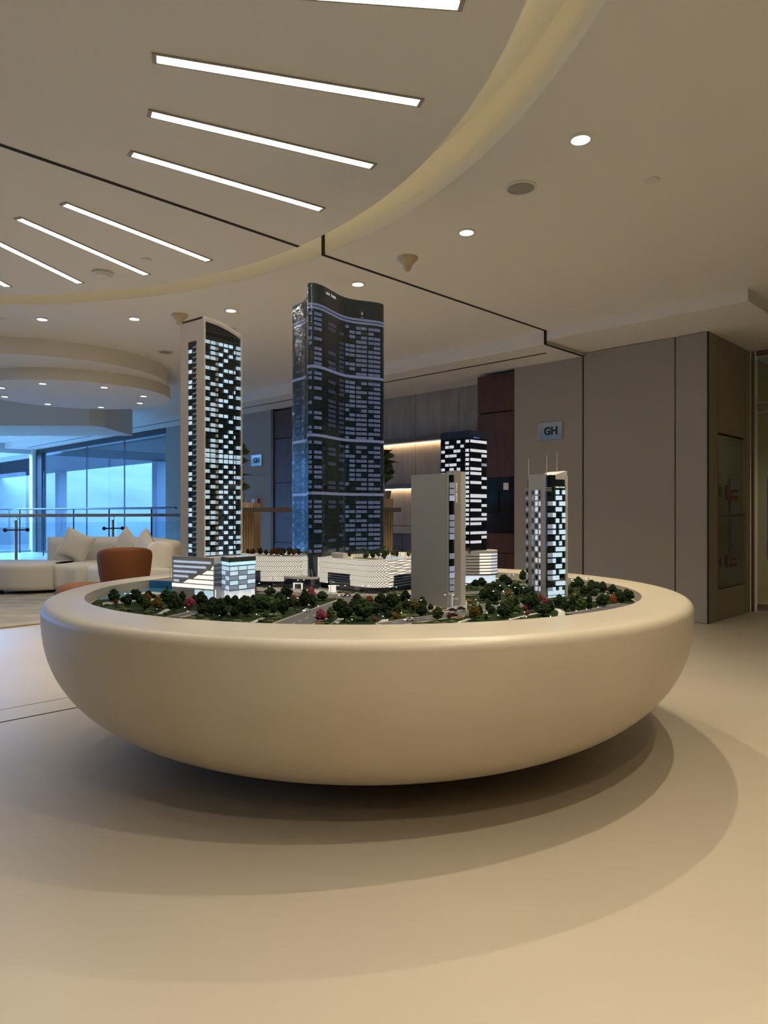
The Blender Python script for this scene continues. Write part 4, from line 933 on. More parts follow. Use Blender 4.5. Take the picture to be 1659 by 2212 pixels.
TREES = [(246.7,1303.7,25,20,'d'),(249.5,1305,9,8,'o'),(268,1303,12,12,'d'),(276,1310,20,18,'d'),(288,1293,16,13,'d'),(295,1301,22,20,'d'),(308,1308,18,20,'d'),(319,1301,15,13,'o'),(321,1292,13,16,'d'),(332,1294,9,8,'d'),(315,1318,20,19,'g'),(340.6,1318,24,20,'y'),(358,1304,24,24,'d'),(376,1322,36,26,'d'),(394,1300,18,14,'d'),(410.5,1314.5,20,18,'p'),(420,1302,14,14,'d'),(434,1308,24,24,'d'),(425.7,1325,17,18,'d'),(438.7,1327.6,18,20,'d'),(456,1330,26,22,'d'),(460,1305,12,20,'d'),(484,1335,34,28,'d'),(501.6,1334,18,18,'d'),(491,1309,18,20,'d'),(508,1314,22,20,'d'),(527.7,1306,16,18,'d'),(534,1332,34,28,'d'),(553.7,1319,26,22,'d'),
(564,1279.6,12,12,'r'),(584.5,1286,14,22,'d'),(562,1320,26,26,'d'),(579,1317.6,20,14,'d'),(603,1298,15,18,'d'),(618,1291.5,22,24,'d'),(635.5,1300,12,13,'o'),(592,1328,20,14,'d'),(573.6,1337,14,12,'g'),(611.6,1326,24,24,'d'),(627,1313,20,24,'d'),(644,1309,14,20,'g'),(658,1315,34,20,'d'),(672,1296,22,18,'p'),(674.5,1311,22,20,'d'),(696,1297,16,20,'d'),(692,1343.6,23,20,'p'),(713.6,1341,24,16,'g'),(727.7,1326,26,28,'d'),(746,1341,34,28,'d'),(772,1317.6,28,26,'d'),(789.6,1341,38,36,'d'),(813.4,1330,22,20,'d'),(798,1302,12,16,'o'),(822,1306.7,20,22,'d'),(843.8,1317.6,28,24,'d'),(857,1304.5,18,22,'d'),(874,1300,18,18,'d'),(859,1326,16,14,'g'),(838.4,1337,15,14,'d'),(854.7,1337,12,10,'o'),(801.5,1342,9,9,'p'),(896,1322,22,20,'y'),
(871,1303.7,22,20,'d'),(913,1318,24,18,'d'),(911,1330,20,22,'d'),(929,1319,12,11,'d'),(945.7,1340.6,24,20,'g'),(936,1326,7,7,'p'),(965,1336,9,9,'r'),(1013,1325,20,14,'d'),(1020.6,1280,16,18,'d'),(1044.5,1297,20,20,'d'),(1024,1339.5,28,22,'y'),(1036,1332,20,14,'d'),(1050,1339.5,10,8,'d'),(1027,1267,12,16,'d'),(1040,1265,14,18,'d'),(1068,1303.7,26,24,'d'),(1073.8,1314.5,22,20,'g'),(1088,1334,26,26,'d'),(1099,1330,24,20,'d'),(1107,1314.5,18,14,'d'),(1123.7,1310,18,12,'r'),(1134.5,1319,9,10,'r'),(1139,1330,10,9,'p'),(1142,1314.5,26,24,'d'),(1155,1319,30,20,'d'),(1120.4,1288.5,22,18,'d'),(1139,1290,18,22,'d'),(1167,1301,14,9,'r'),(1098.7,1293,16,12,'y'),(1077,1282,18,16,'d'),(1088,1256,12,12,'d'),(1098.7,1267,16,14,'d'),(1085.7,1247,10,12,'d'),(1098.7,1245,14,10,'d'),(1130,1256,20,14,'d'),
(1181,1310,15,16,'p'),(1208,1312,22,22,'d'),(1188.5,1323.7,22,16,'d'),(1173,1330,22,26,'d'),(1221,1319,20,16,'d'),(1236,1314,20,16,'d'),(1250,1304,18,18,'d'),(1237,1321.5,14,10,'d'),(1261,1317,22,20,'g'),(1273,1306,16,12,'d'),(1300,1310.7,22,20,'d'),(1253.6,1269.4,16,14,'d'),(1240,1271,14,14,'d'),(1287,1267,18,16,'d'),(1272,1265,12,8,'r'),(1262,1287,18,16,'d'),(1276,1281,14,14,'d'),(1306,1271.6,16,16,'d'),(1321,1274,14,18,'d'),(1342.6,1282.5,20,16,'d'),(1356,1280,11,12,'r'),(1361,1284,16,16,'d'),(1329.6,1306,18,12,'o'),(1340,1302,20,20,'d'),(1355,1297.7,20,20,'d'),(1366,1296,16,16,'d'),(1322,1290,14,18,'d'),
(1060,1256,12,14,'d'),(1066,1272,13,14,'g'),(1056,1285,14,14,'d'),(1112,1276,13,14,'d'),(1232,1283,12,14,'g'),(1292,1290,12,14,'d'),(470,1318,16,18,'d'),(447,1316,16,16,'d'),(519,1322,18,20,'d'),(387,1313,14,16,'g'),(600,1311,15,16,'g'),(757,1324,20,20,'d'),(832,1326,18,18,'d'),(878,1316,18,18,'g'),(1118,1324,14,14,'g'),(1060,1325,14,14,'d'),(1280,1318,12,12,'d'),(1311,1298,12,12,'g')]
FOOT = [[Vector(q) for q in pl_] for pl_ in ([PL, PK1, PK2, PK3, PK4, (-.70,3.80), (-.79,4.0), (-1.0,4.02)], R1, L1_, [(-.60,4.222),(-.555,4.165),(-.49,4.127),(-.43,4.122),(-.385,4.145),(-.39,4.2)],
        [S1, S2, b1, F2, F2+Vector((.03,.1)), F1+Vector((-.03,.1)), S1+Vector((.03,.03))], pod, [C5, C5+eR*(D5+.014), C5+eR*(D5+.014)+eL*W5, C5+eL*W5])]
def poly_push(p, poly, m):                 # move p outside the footprint by at least m
    n_ = len(poly); best = None; ins = False
    for i in range(n_):
        a, b = poly[i], poly[(i+1) % n_]; ab = b-a; f = max(0, min(1, (p-a).dot(ab)/ab.length_squared)); q = a+ab*f; dd = (p-q).length
        if best is None or dd < best[0]: best = (dd, q)
        if (a.y > p.y) != (b.y > p.y) and p.x < (b.x-a.x)*(p.y-a.y)/(b.y-a.y)+a.x: ins = not ins
    if not ins and best[0] >= m: return p
    dv = (best[1]-p) if ins else (p-best[1]); dv = dv.normalized() if dv.length > 1e-6 else Vector((0,-1))
    return best[1] + dv*m
ROADC = []                                  # road centre lines as dense samples
for pts, wd in ROADS: _, Q, _ = ribbon(pts, wd, 0, 1); ROADC.append((Q, wd/2))
def road_push(p, m):
    for Q, hw in ROADC:
        for a, b in zip(Q[:-1], Q[1:]):
            ab = b-a; f = max(0, min(1, (p-a).dot(ab)/ab.length_squared)); q = a+ab*f; dd = (p-q).length
            if dd < hw+m: p = q + ((p-q).normalized() if dd > 1e-6 else Vector((0,-1)))*(hw+m)
    return p
def rim_push(p, m):
    dv = Vector((p.x-IC[0], p.y-IC[1])); f = math.hypot(dv.x/(IA-m), dv.y/(IB-m))
    return p if f <= 1 else Vector((IC[0]+dv.x/f, IC[1]+dv.y/f))
SPOT = []
for x, y, h, wd, k in TREES:
    p = gp(x, y, ZG); s = p.y/1520; SPOT.append([p.xy, h*s*1.22, wd*s*1.42, k])
for it in range(60):
    for i in range(len(SPOT)):
        for j in range(i):
            dv = SPOT[i][0]-SPOT[j][0]; m = .45*(SPOT[i][2]+SPOT[j][2]); dd = dv.length
            if dd < m:
                dv = dv.normalized() if dd > 1e-6 else Vector((1,0)); SPOT[i][0] = SPOT[i][0]+dv*(m-dd)*.5; SPOT[j][0] = SPOT[j][0]-dv*(m-dd)*.5
    for q in SPOT:
        q[0] = road_push(q[0], .016)
        for pl_ in FOOT: q[0] = poly_push(q[0], pl_, q[2]*.50+.003)
        q[0] = rim_push(q[0], q[2]*.50+.004)
for q in SPOT: tree(Vector((q[0].x, q[0].y, ZG)), q[1], q[2], q[3])
t = link('model_tree', None); t.location = gp(360.6, 1289, ZG); tag(t, 'pointed miniature conifer beside the ribbon-window podium and blue bay', 'model tree', 'miniature trees on the scale model')
for nm, me in (('trunk', TRUNK), ('crown', CONIFER)):
    o = link(nm, me, t); o.matrix_local = Matrix.Diagonal((.055,.055,.062,1))
def palmtree(p, h, lab):
    t = link('model_palm', None); t.location = p; tag(t, lab, 'model tree', 'miniature palms on podium roofs')
    for nm, me in (('trunk', PTRUNK), ('fronds', PALM)):
        o = link(nm, me, t); o.matrix_local = Matrix.Rotation(R.uniform(0,6), 4, 'Z') @ Matrix.Diagonal((h*.8, h*.8, h, 1))
for px, Y, h in ((424,3.64,.046),(412,3.70,.03),(459,3.62,.03),(480,3.64,.035),(505,3.66,.03),(530,3.70,.033)):
    pass
for x, y in ((-.986,3.645),(-.80,3.60),(-.765,3.63),(-.735,3.66),(-.71,3.70)): palmtree((x, y, ZP), .042 if x < -.95 else .026, 'miniature palm on the roof of the ribbon-window podium')
rs = random.Random(5)
def roof_spots(poly, n, avoid):
    out = []; xs = [p[0] for p in poly]; ys = [p[1] for p in poly]; tries = 0
    while len(out) < n and tries < 4000:
        tries += 1; x, y = rs.uniform(min(xs), max(xs)), rs.uniform(min(ys), max(ys)); c = False
        for i in range(len(poly)):
            (x1,y1),(x2,y2) = poly[i], poly[i-1]
            if (y1 > y) != (y2 > y) and x < (x2-x1)*(y-y1)/(y2-y1)+x1: c = not c
        if c and all((Vector((x,y))-Vector(q)).length > .030 for q in out) and all((Vector((x,y))-Vector(a)).length > r for a, r in avoid): out.append((x,y))
    return out
for x, y in roof_spots([(-.19,4.09),(-.06,3.93),(.01,3.94),(.15,4.14),(.10,4.34),(-.02,4.36),(-.25,4.2)], 38, [((.05,4.08),.05),((-.26,4.11),.05)]+[(tuple(q), .03) for q in LS[::3]]):
    if rs.random() < .55: palmtree((x, y, ZR), rs.uniform(.042,.062), 'miniature palm in the roof garden of the rounded lattice mall')
    else: tree(Vector((x, y, ZR)), rs.uniform(.028,.04), rs.uniform(.026,.034), rs.choice('dddg'), 'the rounded lattice mall')
for x, y in roof_spots([(-.86,4.38),(-.62,4.27),(-.52,4.28),(-.50,4.40),(-.62,4.56),(-.84,4.46)], 36, [(tuple(q), .03) for q in LS[::3]]):
    if rs.random() < .3: palmtree((x, y, ZR), rs.uniform(.03,.042), 'miniature palm in the roof garden of the left lattice mall')
    else: tree(Vector((x, y, ZR)), rs.uniform(.028,.042), rs.uniform(.026,.034), rs.choice('dddgyr'), 'the left lattice mall')
palmtree((.66, 4.55, .905), .05, 'miniature palm on the drum podium roof')
# hedges and flower beds: uncounted low planting
def clear(p, m=0): return all((Vector(p[:2])-q).length > w_+m for q, w_ in ROADQ)
CARPX = ((663,1321),(963,1324),(978,1320.5),(996,1317),(978,1331),(884,1341),(1100,1299),(1243,1309),(575,1269),(750,1288),(1300,1288),(625,1283))
hb = {k: MB() for k in 'dgyo'}
for i in range(3200):
    a, rr = rs.uniform(0, 2*pi), math.sqrt(rs.uniform(.0, .93)); p = (IC[0]+IA*rr*math.cos(a), IC[1]+IB*rr*math.sin(a))
    if p[1] > 4.62 or p[0]*.0+p[1] > 3.95 and p[0] < .42: continue
    if p[0] < -.98 and p[1] > 3.58: continue
    if -1.14 < p[0] < -.62 and p[1] > 3.47 and p[1] < 4.05: continue
    if .10 < p[0] < .42 and 3.28 < p[1] < 3.6 or .75 < p[0] < 1.02 and 3.65 < p[1] < 3.95 or .36 < p[0] < .78 and p[1] > 4.42: continue
    if not clear(p): continue
    if any((Vector(p)-q[0]).length < q[2]*.5+.018 for q in SPOT) or any((Vector(p)-gp(*q, ZG).xy).length < .045 for q in CARPX): continue
    if (poly_push(Vector(p), FOOT[0], .02)-Vector(p)).length > 0 or any((poly_push(Vector(p), pl_, .02)-Vector(p)).length > 0 for pl_ in FOOT[1:]): continue
    if (rim_push(Vector(p), .025)-Vector(p)).length > 0: continue
    n0 = math.sin(p[0]*23)+math.sin(p[1]*31+p[0]*9)
    if n0 < -.35: continue
    k = rs.choice('dddggggyo' if rs.random() < .4 else 'ddggg'); R.seed(i)
    hb[k].ball((p[0], p[1], ZG+.004), rs.uniform(.007,.013), 1, (1.5,1,.8), .2)
hmat = {'d': M('hedge_dark', (.035,.055,.02), .9), 'g': M('hedge_green', (.085,.10,.028), .9), 'y': M('hedge_olive', (.12,.10,.03), .9), 'o': M('hedge_orange', (.19,.08,.03), .9)}
for k, mb in hb.items():
    o = link('low_planting', mb.mesh('low_planting', hmat[k], (TC.x, TC.y, ZG)), g.o); o.location = (0, 0, ZG-.56); tag(o, kind='stuff')
R.seed(21)
# street lamps
lampl = M('street_lamp_glow', (1,1,1), .3, emit=(.72,.82,1), es=3); pole_m = M('lamp_pole', (.16,.16,.17), .4, .5)
LAMPS = [(276,1305,22),(355,1249,24,'p'),(720,1322,34,),(644,1342,40),(755,1298,28),(707,1285,26),(594,1268,20),(842,1292,24),(766,1290,22),(877,1345,48),(970,1318,32),(1052,1318,40),(1090,1302,36),(1125,1305,34),(1231,1285,28),(1283,1272,18),(1337,1269,22),(650,1278,24),(1000,1290,26),(1105,1258,16),(552,1285,24),(1322,1263,14)]
for L in LAMPS:
    z = .742 if len(L) > 3 else ZG; p = gp(L[0], L[1], z); h = L[2]*p.y/1520
    if z == ZG:
        q0 = p.xy
        for it in range(20):
            for q in SPOT:
                dv = q0-q[0]; m = q[2]*.5+.004
                if dv.length < m: q0 = q[0]+(dv.normalized() if dv.length > 1e-6 else Vector((1,0)))*m
            q0 = road_push(q0, .006)
            for pl_ in FOOT: q0 = poly_push(q0, pl_, .02)
            q0 = rim_push(q0, .03)
        p = Vector((q0.x, q0.y, ZG))
    else: q0 = rim_push(p.xy, .035); p = Vector((q0.x, q0.y, z))
    nb, rim, cl_ = near(p)
    t = Thing('model_street_lamp', ('miniature double-arm street lamp near %s' % nb) if z == ZG else 'miniature double-arm street lamp on the raised promenade', 'model lamp', p, 'miniature street lamps')
    t.part('pole', MB().tube([p, p+Vector((0,0,h))], [.0016,.001], 6), pole_m)
    for s in (-1, 1):
        am = t.part('arm', MB().tube([p+Vector((0,0,h*.96)), p+Vector((s*h*.14,0,h*1.03)), p+Vector((s*h*.24,0,h*1.04))], .0008, 5), pole_m)
        t.part('light_head', MB().box(p+Vector((s*h*.27,0,h*1.037)), (.0030,0,0), (0,.0016,0), (0,0,.0010)), lampl if z == ZG else pole_m, parent=am)
# garden lights
glow = M('garden_light_glow', (1,1,.9), .3, emit=(1,.93,.75), es=4)
GL = MB().ball((0,0,0), 1, 2).mesh('garden_light', glow)
for x, y in ((254,1310),(276,1309),(390,1313),(394,1308),(409,1322),(461,1330),(554,1328),(571,1330),(585,1308),(668,1317),(667,1307),(737,1326),(774,1340),(827,1332),(824,1326),(838,1340),(817,1318),(867,1324),(893,1336),(993,1344),(1052,1325),(1028,1296),(1032,1303),(1036,1307),(1076,1330),(1102,1338),(1126,1314),(1133,1323),(1113,1288),(1095,1288),(1158,1318),(1188,1332),(1137,1333),(1209,1319),(1269,1319),(1303,1313),(1296,1273),(1306,1282),(1235,1290),(1104,1246),(1117,1245),(1055,1264),(1062,1272),(340,1317),(690,1310),(1210,1322),(1250,1325)):
    q0 = gp(x, y, ZG).xy
    for it in range(12):
        for q in SPOT:
            dv = q0-q[0]; m = q[2]*.48+.003
            if dv.length < m: q0 = q[0]+(dv.normalized() if dv.length > 1e-6 else Vector((1,0)))*m
        q0 = road_push(q0, .018)
        for pl_ in FOOT: q0 = poly_push(q0, pl_, .008)
        q0 = rim_push(q0, .012)
    p = Vector((q0.x, q0.y, ZG))
    nb, rim, cl_ = near(p); o = link('garden_light', GL); o.location = (p.x, p.y, ZG+.0018); o.scale = (.0020,)*3
    tag(o, 'glowing white bead light on the lawn near %s' % nb, 'garden light', 'bead lights in the model lawns')
for x, y, B_ in ((586,1197,'l'),(592,1199,'l'),(607,1201,'l'),(617,1197,'l'),(629,1198,'l'),(640,1197,'l'),(715,1204,'r'),(560,1196,'l'),(760,1206,'r'),(800,1204,'r')):
    p = gp(x, y, ZR) if y > 1107 else None; o = link('garden_light', GL); o.location = (p.x, p.y, ZR+.0018); o.scale = (.0020,)*3
    tag(o, 'glowing white bead light on the roof of the %s' % ('left lattice mall block' if B_ == 'l' else 'rounded lattice mall block'), 'garden light', 'bead lights in the roof gardens')
# cars
def car(x, y, ang, col, lab, lights=None):
    p = gp(x, y, ZG+.003); t = Thing('model_car', lab, 'model car', p, 'miniature cars'); c, s = math.cos(ang), math.sin(ang)
    F = Vector((c,s,0)); S = Vector((-s,c,0)); Zv = Vector((0,0,1)); m_ = M('car_'+lab.split()[1], col, .25, coat=.5)
    prof = [(-.020,.002),(-.020,.008),(-.013,.0095),(-.008,.0145),(.005,.0145),(.011,.0095),(.019,.008),(.020,.002)]
    mb = MB(); k = len(prof); mb.add([p+F*a+Zv*b+S*w_ for w_ in (-.0085,.0085) for a, b in prof], [tuple(range(k)), tuple(range(2*k-1,k-1,-1))]+[(i,(i+1)%k,k+(i+1)%k,k+i) for i in range(k)])
    t.part('body', mb, m_); t.part('glass', MB().box(p-F*.0015+Zv*.0122, F*.0085, S*.0088, Zv*.0017), black_m)
    for a in (-.012,.012):
        for b in (-1,1): t.part('wheel', MB().tube([p+F*a+S*b*.0075+Zv*.0032, p+F*a+S*b*.0092+Zv*.0032], .0032, 10), black_m)
    if lights: 
        for b in (-1,1): t.part('lamp', MB().ball(p+F*.0202*lights[0]+S*b*.006+Zv*.0065, .0018, 1), M('car_light_'+lights[1], (1,1,1), .3, emit={'w':(.7,.85,1),'r':(1,.08,.05)}[lights[1]], es=8))
car(663,1321,-2.2,(.6,.6,.62),'tiny silver model car on the road toward the table rim',(1,'w'))
car(963,1324,.1,(.75,.72,.68),'tiny white model car before the plain slab tower')
car(978,1320.5,.0,(.02,.02,.025),'tiny black model car parked at the slab tower bay'); car(996,1317,.15,(.03,.03,.035),'tiny charcoal model car by the lettered fin')
car(978,1331,.35,(.05,.01,.01),'tiny maroon model car with red lights near the slab tower',(-1,'r'))
car(884,1341,.4,(.5,.5,.55),'tiny grey model car with white lights at the table rim',(-1,'w'))
car(1100,1299,.1,(.02,.03,.035),'tiny teal-black model car beside the masted tower road'); car(1243,1309,.0,(.5,.10,.02),'tiny orange model car near the masted tower')
car(575,1269,.2,(.03,.03,.04),'tiny navy model car before the left lattice mall',(1,'w')); car(750,1288,.1,(.2,.2,.2),'tiny gunmetal model car with red lights before the lattice mall',(-1,'r'))
car(1300,1288,.25,(.3,.35,.4),'tiny blue-grey model car with white lights near the rim',(1,'w')); car(625,1283,.1,(.25,.02,.02),'tiny crimson model car with red lights on the boulevard',(1,'r'))

# ================================================================== WALL SIGNS
letter_m = M('black_letters', (.006,.006,.006), .4)
for t0, lab in ((1.847,'mirror plate sign with black GH letters on the right wall panel'),(7.952,'mirror plate sign with black GH letters beside the left walnut panel')):
    zc = 2.14 if t0 < 5 else 2.10; c = uv(UW-.012, VC+t0, zc)
    s = Thing('wall_sign', lab, 'sign', c)
    s.part('plate', MB().ubox(UW-.014, UW, VC+t0-.16, VC+t0+.16, zc-.095, zc+.095), mirror_m)
    s.part('bevel_frame', MB().ubox(UW-.018, UW, VC+t0-.168, VC+t0-.160, zc-.1, zc+.1).ubox(UW-.018, UW, VC+t0+.160, VC+t0+.168, zc-.1, zc+.1).ubox(UW-.018, UW, VC+t0-.168, VC+t0+.168, zc+.095, zc+.102).ubox(UW-.018, UW, VC+t0-.168, VC+t0+.168, zc-.102, zc-.095), steel_m)
    place_text('lettering', text_mesh('GH', .13, letter_m, .002, .004), s.o, uv(UW-.0165, VC+t0-.008, zc-.005), (*(-V), 0), (0,0,1))
c = uv(UW-.03, VC+7.93, 1.32); s = Thing('fire_call_point', 'small red fire call point with white box on the wall', 'alarm', c)
s.part('red_box', MB().ubox(UW-.05, UW, VC+7.86, VC+7.96, 1.25, 1.40), M('alarm_red', (.45,.04,.02), .4))
s.part('white_box', MB().ubox(UW-.04, UW, VC+7.97, VC+8.06, 1.26, 1.40), white_m)
# ================================================================== COUNTER WITH FLUTED PEDESTALS AND PLANTS
YC = 8.3
s = Thing('display_counter', 'long slab counter on fluted oak pedestals behind the model towers', 'counter', (-.8, YC, 0))
s.part('slab', MB().xbox(-2.02, .195, YC-.34, YC-.05, 1.155, 1.205), M('counter_slab', (.045,.035,.03), .35))
for x0, x1, zt in ((-2.0,-1.53,1.265),(-.10,.105,1.31)):
    mb = MB().xbox(x0, x1, YC-.04, YC+.42, 0, zt); k = int((x1-x0)/.028)
    ped = s.part('pedestal', mb, oak_m)
    for i in range(k): s.part('flute', MB().tube([(x0+.014+i*(x1-x0-.028)/(k-1), YC-.045, .01), (x0+.014+i*(x1-x0-.028)/(k-1), YC-.045, zt-.004)], .0125, 8), oak_m, parent=ped)
leaf_m = M('fiddle_leaf', (.030,.060,.014), .45); 
def bigleaf(base, d, L, w_):
    d = Vector(d).normalized(); sd = d.cross(Vector((0,0,1))).normalized(); sd = Matrix.Rotation(R.uniform(-1.1,1.1), 3, d) @ sd; up = sd.cross(d); mb = MB(); rows_ = []
    for i in range(7):
        f = i/6; ww = w_*math.sin(pi*min(1, .06+f*.9)**1.25)*.5; c = Vector(base)+d*(L*f)-Vector((0,0,1))*(L*.35*f*f)
        rows_.append([c-sd*ww+up*ww*.25, c, c+sd*ww+up*ww*.25])
    mb.add([p for r in rows_ for p in r], [(3*i+j,3*i+j+1,3*i+j+4,3*i+j+3) for i in range(6) for j in range(2)])
    mb.add([p-up*.002 for r in rows_ for p in r], [(3*i+j+3,3*i+j+4,3*i+j+1,3*i+j) for i in range(6) for j in range(2)]); return mb
for bx_, zt, lab, zz0, zz1 in ((-1.76,1.265,'fiddle-leaf plant on the fluted pedestal behind the arched tower',1.42,1.95),(.0,1.31,'fiddle-leaf plant on the fluted pedestal behind the leaf tower',1.50,1.86)):
    pl = Thing('potted_plant', lab, 'plant', (bx_, YC+.18, zt))
    pl.part('pot', MB().rev([(.07,zt),(.09,zt+.10),(.08,zt+.10),(.07,zt+.09)], (bx_, YC+.18), 20), M('pot_clay', (.20,.17,.14), .7), smooth=True)
    pl.part('stem', MB().tube([(bx_,YC+.18,zt+.05),(bx_+.01,YC+.18,(zt+zz1)/2),(bx_,YC+.18,zz1)], [.012,.009,.005], 8), M('plant_stem', (.10,.07,.04), .8))
    for i in range(16):
        a = i*2.4+.6; z = zz0+(zz1-zz0)*i/15
        pl.part('leaf', bigleaf((bx_, YC+.18, z-.03), (math.cos(a), math.sin(a), R.uniform(.5,1.5)), R.uniform(.17,.23), R.uniform(.14,.18)), leaf_m)

# ================================================================== LOUNGE
boucle = M('boucle_cream', (.68,.64,.565), .9, bump=(160,.35,.006))
def sweep(path, hw, z0, z1, r, seg=5, endr=None):
    P = [Vector(p) for p in path]; Q = []
    n = len(P); M_ = 40
    def cat(t):
        i = min(int(t), n-2); f = t-i; p0, p1, p2, p3 = P[max(i-1,0)], P[i], P[i+1], P[min(i+2,n-1)]
        return .5*((2*p1)+(p2-p0)*f+(2*p0-5*p1+4*p2-p3)*f*f+(3*p1-p0-3*p2+p3)*f**3)
    Q = [cat((n-1)*k/M_) for k in range(M_+1)]
    tot = sum((Q[i+1]-Q[i]).length for i in range(M_)); er = endr or hw; run = 0; mb = MB(); rings_ = []
    for i, q in enumerate(Q):
        if i: run += (Q[i]-Q[i-1]).length
        tt = (Q[min(i+1,M_)]-Q[max(i-1,0)]).normalized(); nn = Vector((-tt.y, tt.x)); e = min(run, tot-run); k = 1 if e >= er else math.sqrt(max(.0, 1-((er-e)/er)**2)); k = max(k, .02)
        ww = hw*k; rr = min(r, ww*.95); ring = []
        for cx_, cz_, a0 in ((ww-rr, z1-r, 0), (-(ww-rr), z1-r, pi/2), (-(ww-rr), z0+r, pi), (ww-rr, z0+r, 1.5*pi)):
            for s_ in range(seg+1):
                a = a0+pi/2*s_/seg; ring.append((*(q+nn*(cx_+rr*math.cos(a))), cz_+r*math.sin(a)))
        rings_.append(ring)
    m = len(rings_[0]); mb.add([p for r_ in rings_ for p in r_], [(k*m+i, k*m+(i+1)%m, (k+1)*m+(i+1)%m, (k+1)*m+i) for k in range(M_) for i in range(m)]+[tuple(range(m)), tuple(range((M_+1)*m-1, M_*m-1, -1))])
    return mb
sofa = Thing('curved_sofa', 'large curved cream boucle sofa by the window wall', 'sofa', (-4.4, 10.2, 0))
sofa.part('chaise', sweep([(-6.6,10.15),(-5.9,10.32),(-5.2,10.28),(-4.55,10.05)], .56, .06, .425, .07), boucle, smooth=True)
sofa.part('seat_cushion', sweep([(-4.75,10.30),(-4.3,10.28),(-3.85,10.05)], .50, .06, .425, .08, endr=.2), boucle, smooth=True)
sofa.part('seat_cushion', sweep([(-4.0,10.1),(-3.55,9.85),(-3.2,9.45),(-3.05,9.0)], .50, .06, .425, .08, endr=.25), boucle, smooth=True)
sofa.part('backrest', sweep([(-5.13,10.72),(-4.75,10.85),(-4.2,10.85),(-3.55,10.55),(-3.15,10.15)], .17, .30, .775, .12, endr=.16), boucle, smooth=True)
sofa.part('armrest', sweep([(-3.25,10.2),(-3.0,9.85),(-2.93,9.45),(-2.93,9.1)], .19, .28, .765, .12, endr=.14), boucle, smooth=True)
for x, y in ((-5.35,9.80),(-6.2,9.95),(-4.0,9.7),(-3.3,9.2),(-4.6,10.6),(-3.0,9.6)):
    sofa.part('foot', MB().xbox(x-.035,x+.035,y-.035,y+.035,.015 if Vector((x,y)).dot(V) < 10.9 else 0,.07), black_m)
def pillow(c, size, th, rx, ry, rz, lab):
    mb = MB(); n_ = 12; vs = []
    for side in (1, -1):
        for i in range(n_+1):
            for j in range(n_+1):
                u_, v_ = -1+2*i/n_, -1+2*j/n_; b = max(0,(1-u_**4)*(1-v_**4))**.55; pin = 1-.07*(1-abs(u_))*abs(v_)-.07*(1-abs(v_))*abs(u_)
                vs.append((u_*size/2*pin, side*th/2*b, v_*size/2*pin))
    k = (n_+1)**2; fs = []
    for sd in (0, 1):
        for i in range(n_):
            for j in range(n_): fs.append((sd*k+i*(n_+1)+j, sd*k+(i+1)*(n_+1)+j, sd*k+(i+1)*(n_+1)+j+1, sd*k+i*(n_+1)+j+1))
    mb.add(vs, fs); me = mb.mesh('throw_pillow', boucle, smooth=True); o = link('throw_pillow', me)
    o.rotation_euler = (rx, ry, rz); o.location = c; tag(o, lab, 'pillow', 'cream pillows on the curved sofa'); return o
pillow((-4.56, 10.40, .655), .44, .16, -.22, .42, .10, 'cream square pillow leaning at the open end of the sofa back')
pillow((-3.80, 10.36, .675), .40, .15, -.12, .75, -.50, 'cream pillow standing on its corner behind the orange armchair')
pillow((-3.35, 9.86, .672), .40, .15, -.12, .75, -.80, 'cream pillow standing on its corner against the sofa arm')
rust = M('rust_velvet', (.135,.038,.004), .75, noise=(5,.12)); 
ch = Thing('tub_armchair', 'rust orange velvet tub armchair seen from behind', 'armchair', (-3.02, 8.2, 0))
cx_, cy_ = -3.02, 8.2
mb = MB(); ns = 28; sec_n = 0; bd = math.atan2(-.93, .37)
for i in range(ns+1):
    ph = math.radians(-112+224*i/ns); q = abs(ph)/math.radians(112); zt = .757-.10*q**2.2; a = bd+ph
    sec_ = [(.225,.20),(.255,.30),(.285,.45),(.302,.60),(.306,zt-.045),(.298,zt-.012),(.278,zt),(.255,zt-.010),(.243,zt-.04),(.236,.55),(.22,.38)]
    sec_n = len(sec_); mb.v += [Vector((cx_+r_*math.cos(a), cy_+r_*math.sin(a), z_)) for r_, z_ in sec_]
mb.f += [(i*sec_n+k, i*sec_n+(k+1) % sec_n, (i+1)*sec_n+(k+1) % sec_n, (i+1)*sec_n+k) for i in range(ns) for k in range(sec_n)] + [tuple(range(sec_n)), tuple(range((ns+1)*sec_n-1, ns*sec_n-1, -1))]
ch.part('back_shell', mb, rust, smooth=True, angle=60)
ch.part('seat', MB().rev([(.01,.20),(.20,.20),(.215,.24),(.215,.40),(.19,.43),(.01,.435)], (cx_, cy_), 32), rust, smooth=True, angle=50)
ch.part('base', MB().rev([(.20,.015),(.20,.04),(.16,.05),(.16,.21)], (cx_, cy_), 32), black_m, smooth=True, angle=40)
ot = Thing('ottoman', 'low round rust orange ottoman half hidden by the table rim', 'ottoman', (-2.98, 7.0, 0))
ot.part('cushion', MB().rev([(.01,.06),(.23,.06),(.265,.12),(.27,.36),(.24,.42),(.17,.445),(.01,.45)], (-2.98, 7.0), 40), M('rust_velvet_light', (.19,.065,.016), .75, noise=(5,.12)), smooth=True, angle=60)
ot.part('base', MB().rev([(.20,0),(.20,.065)], (-2.98, 7.0), 32), black_m, smooth=True)
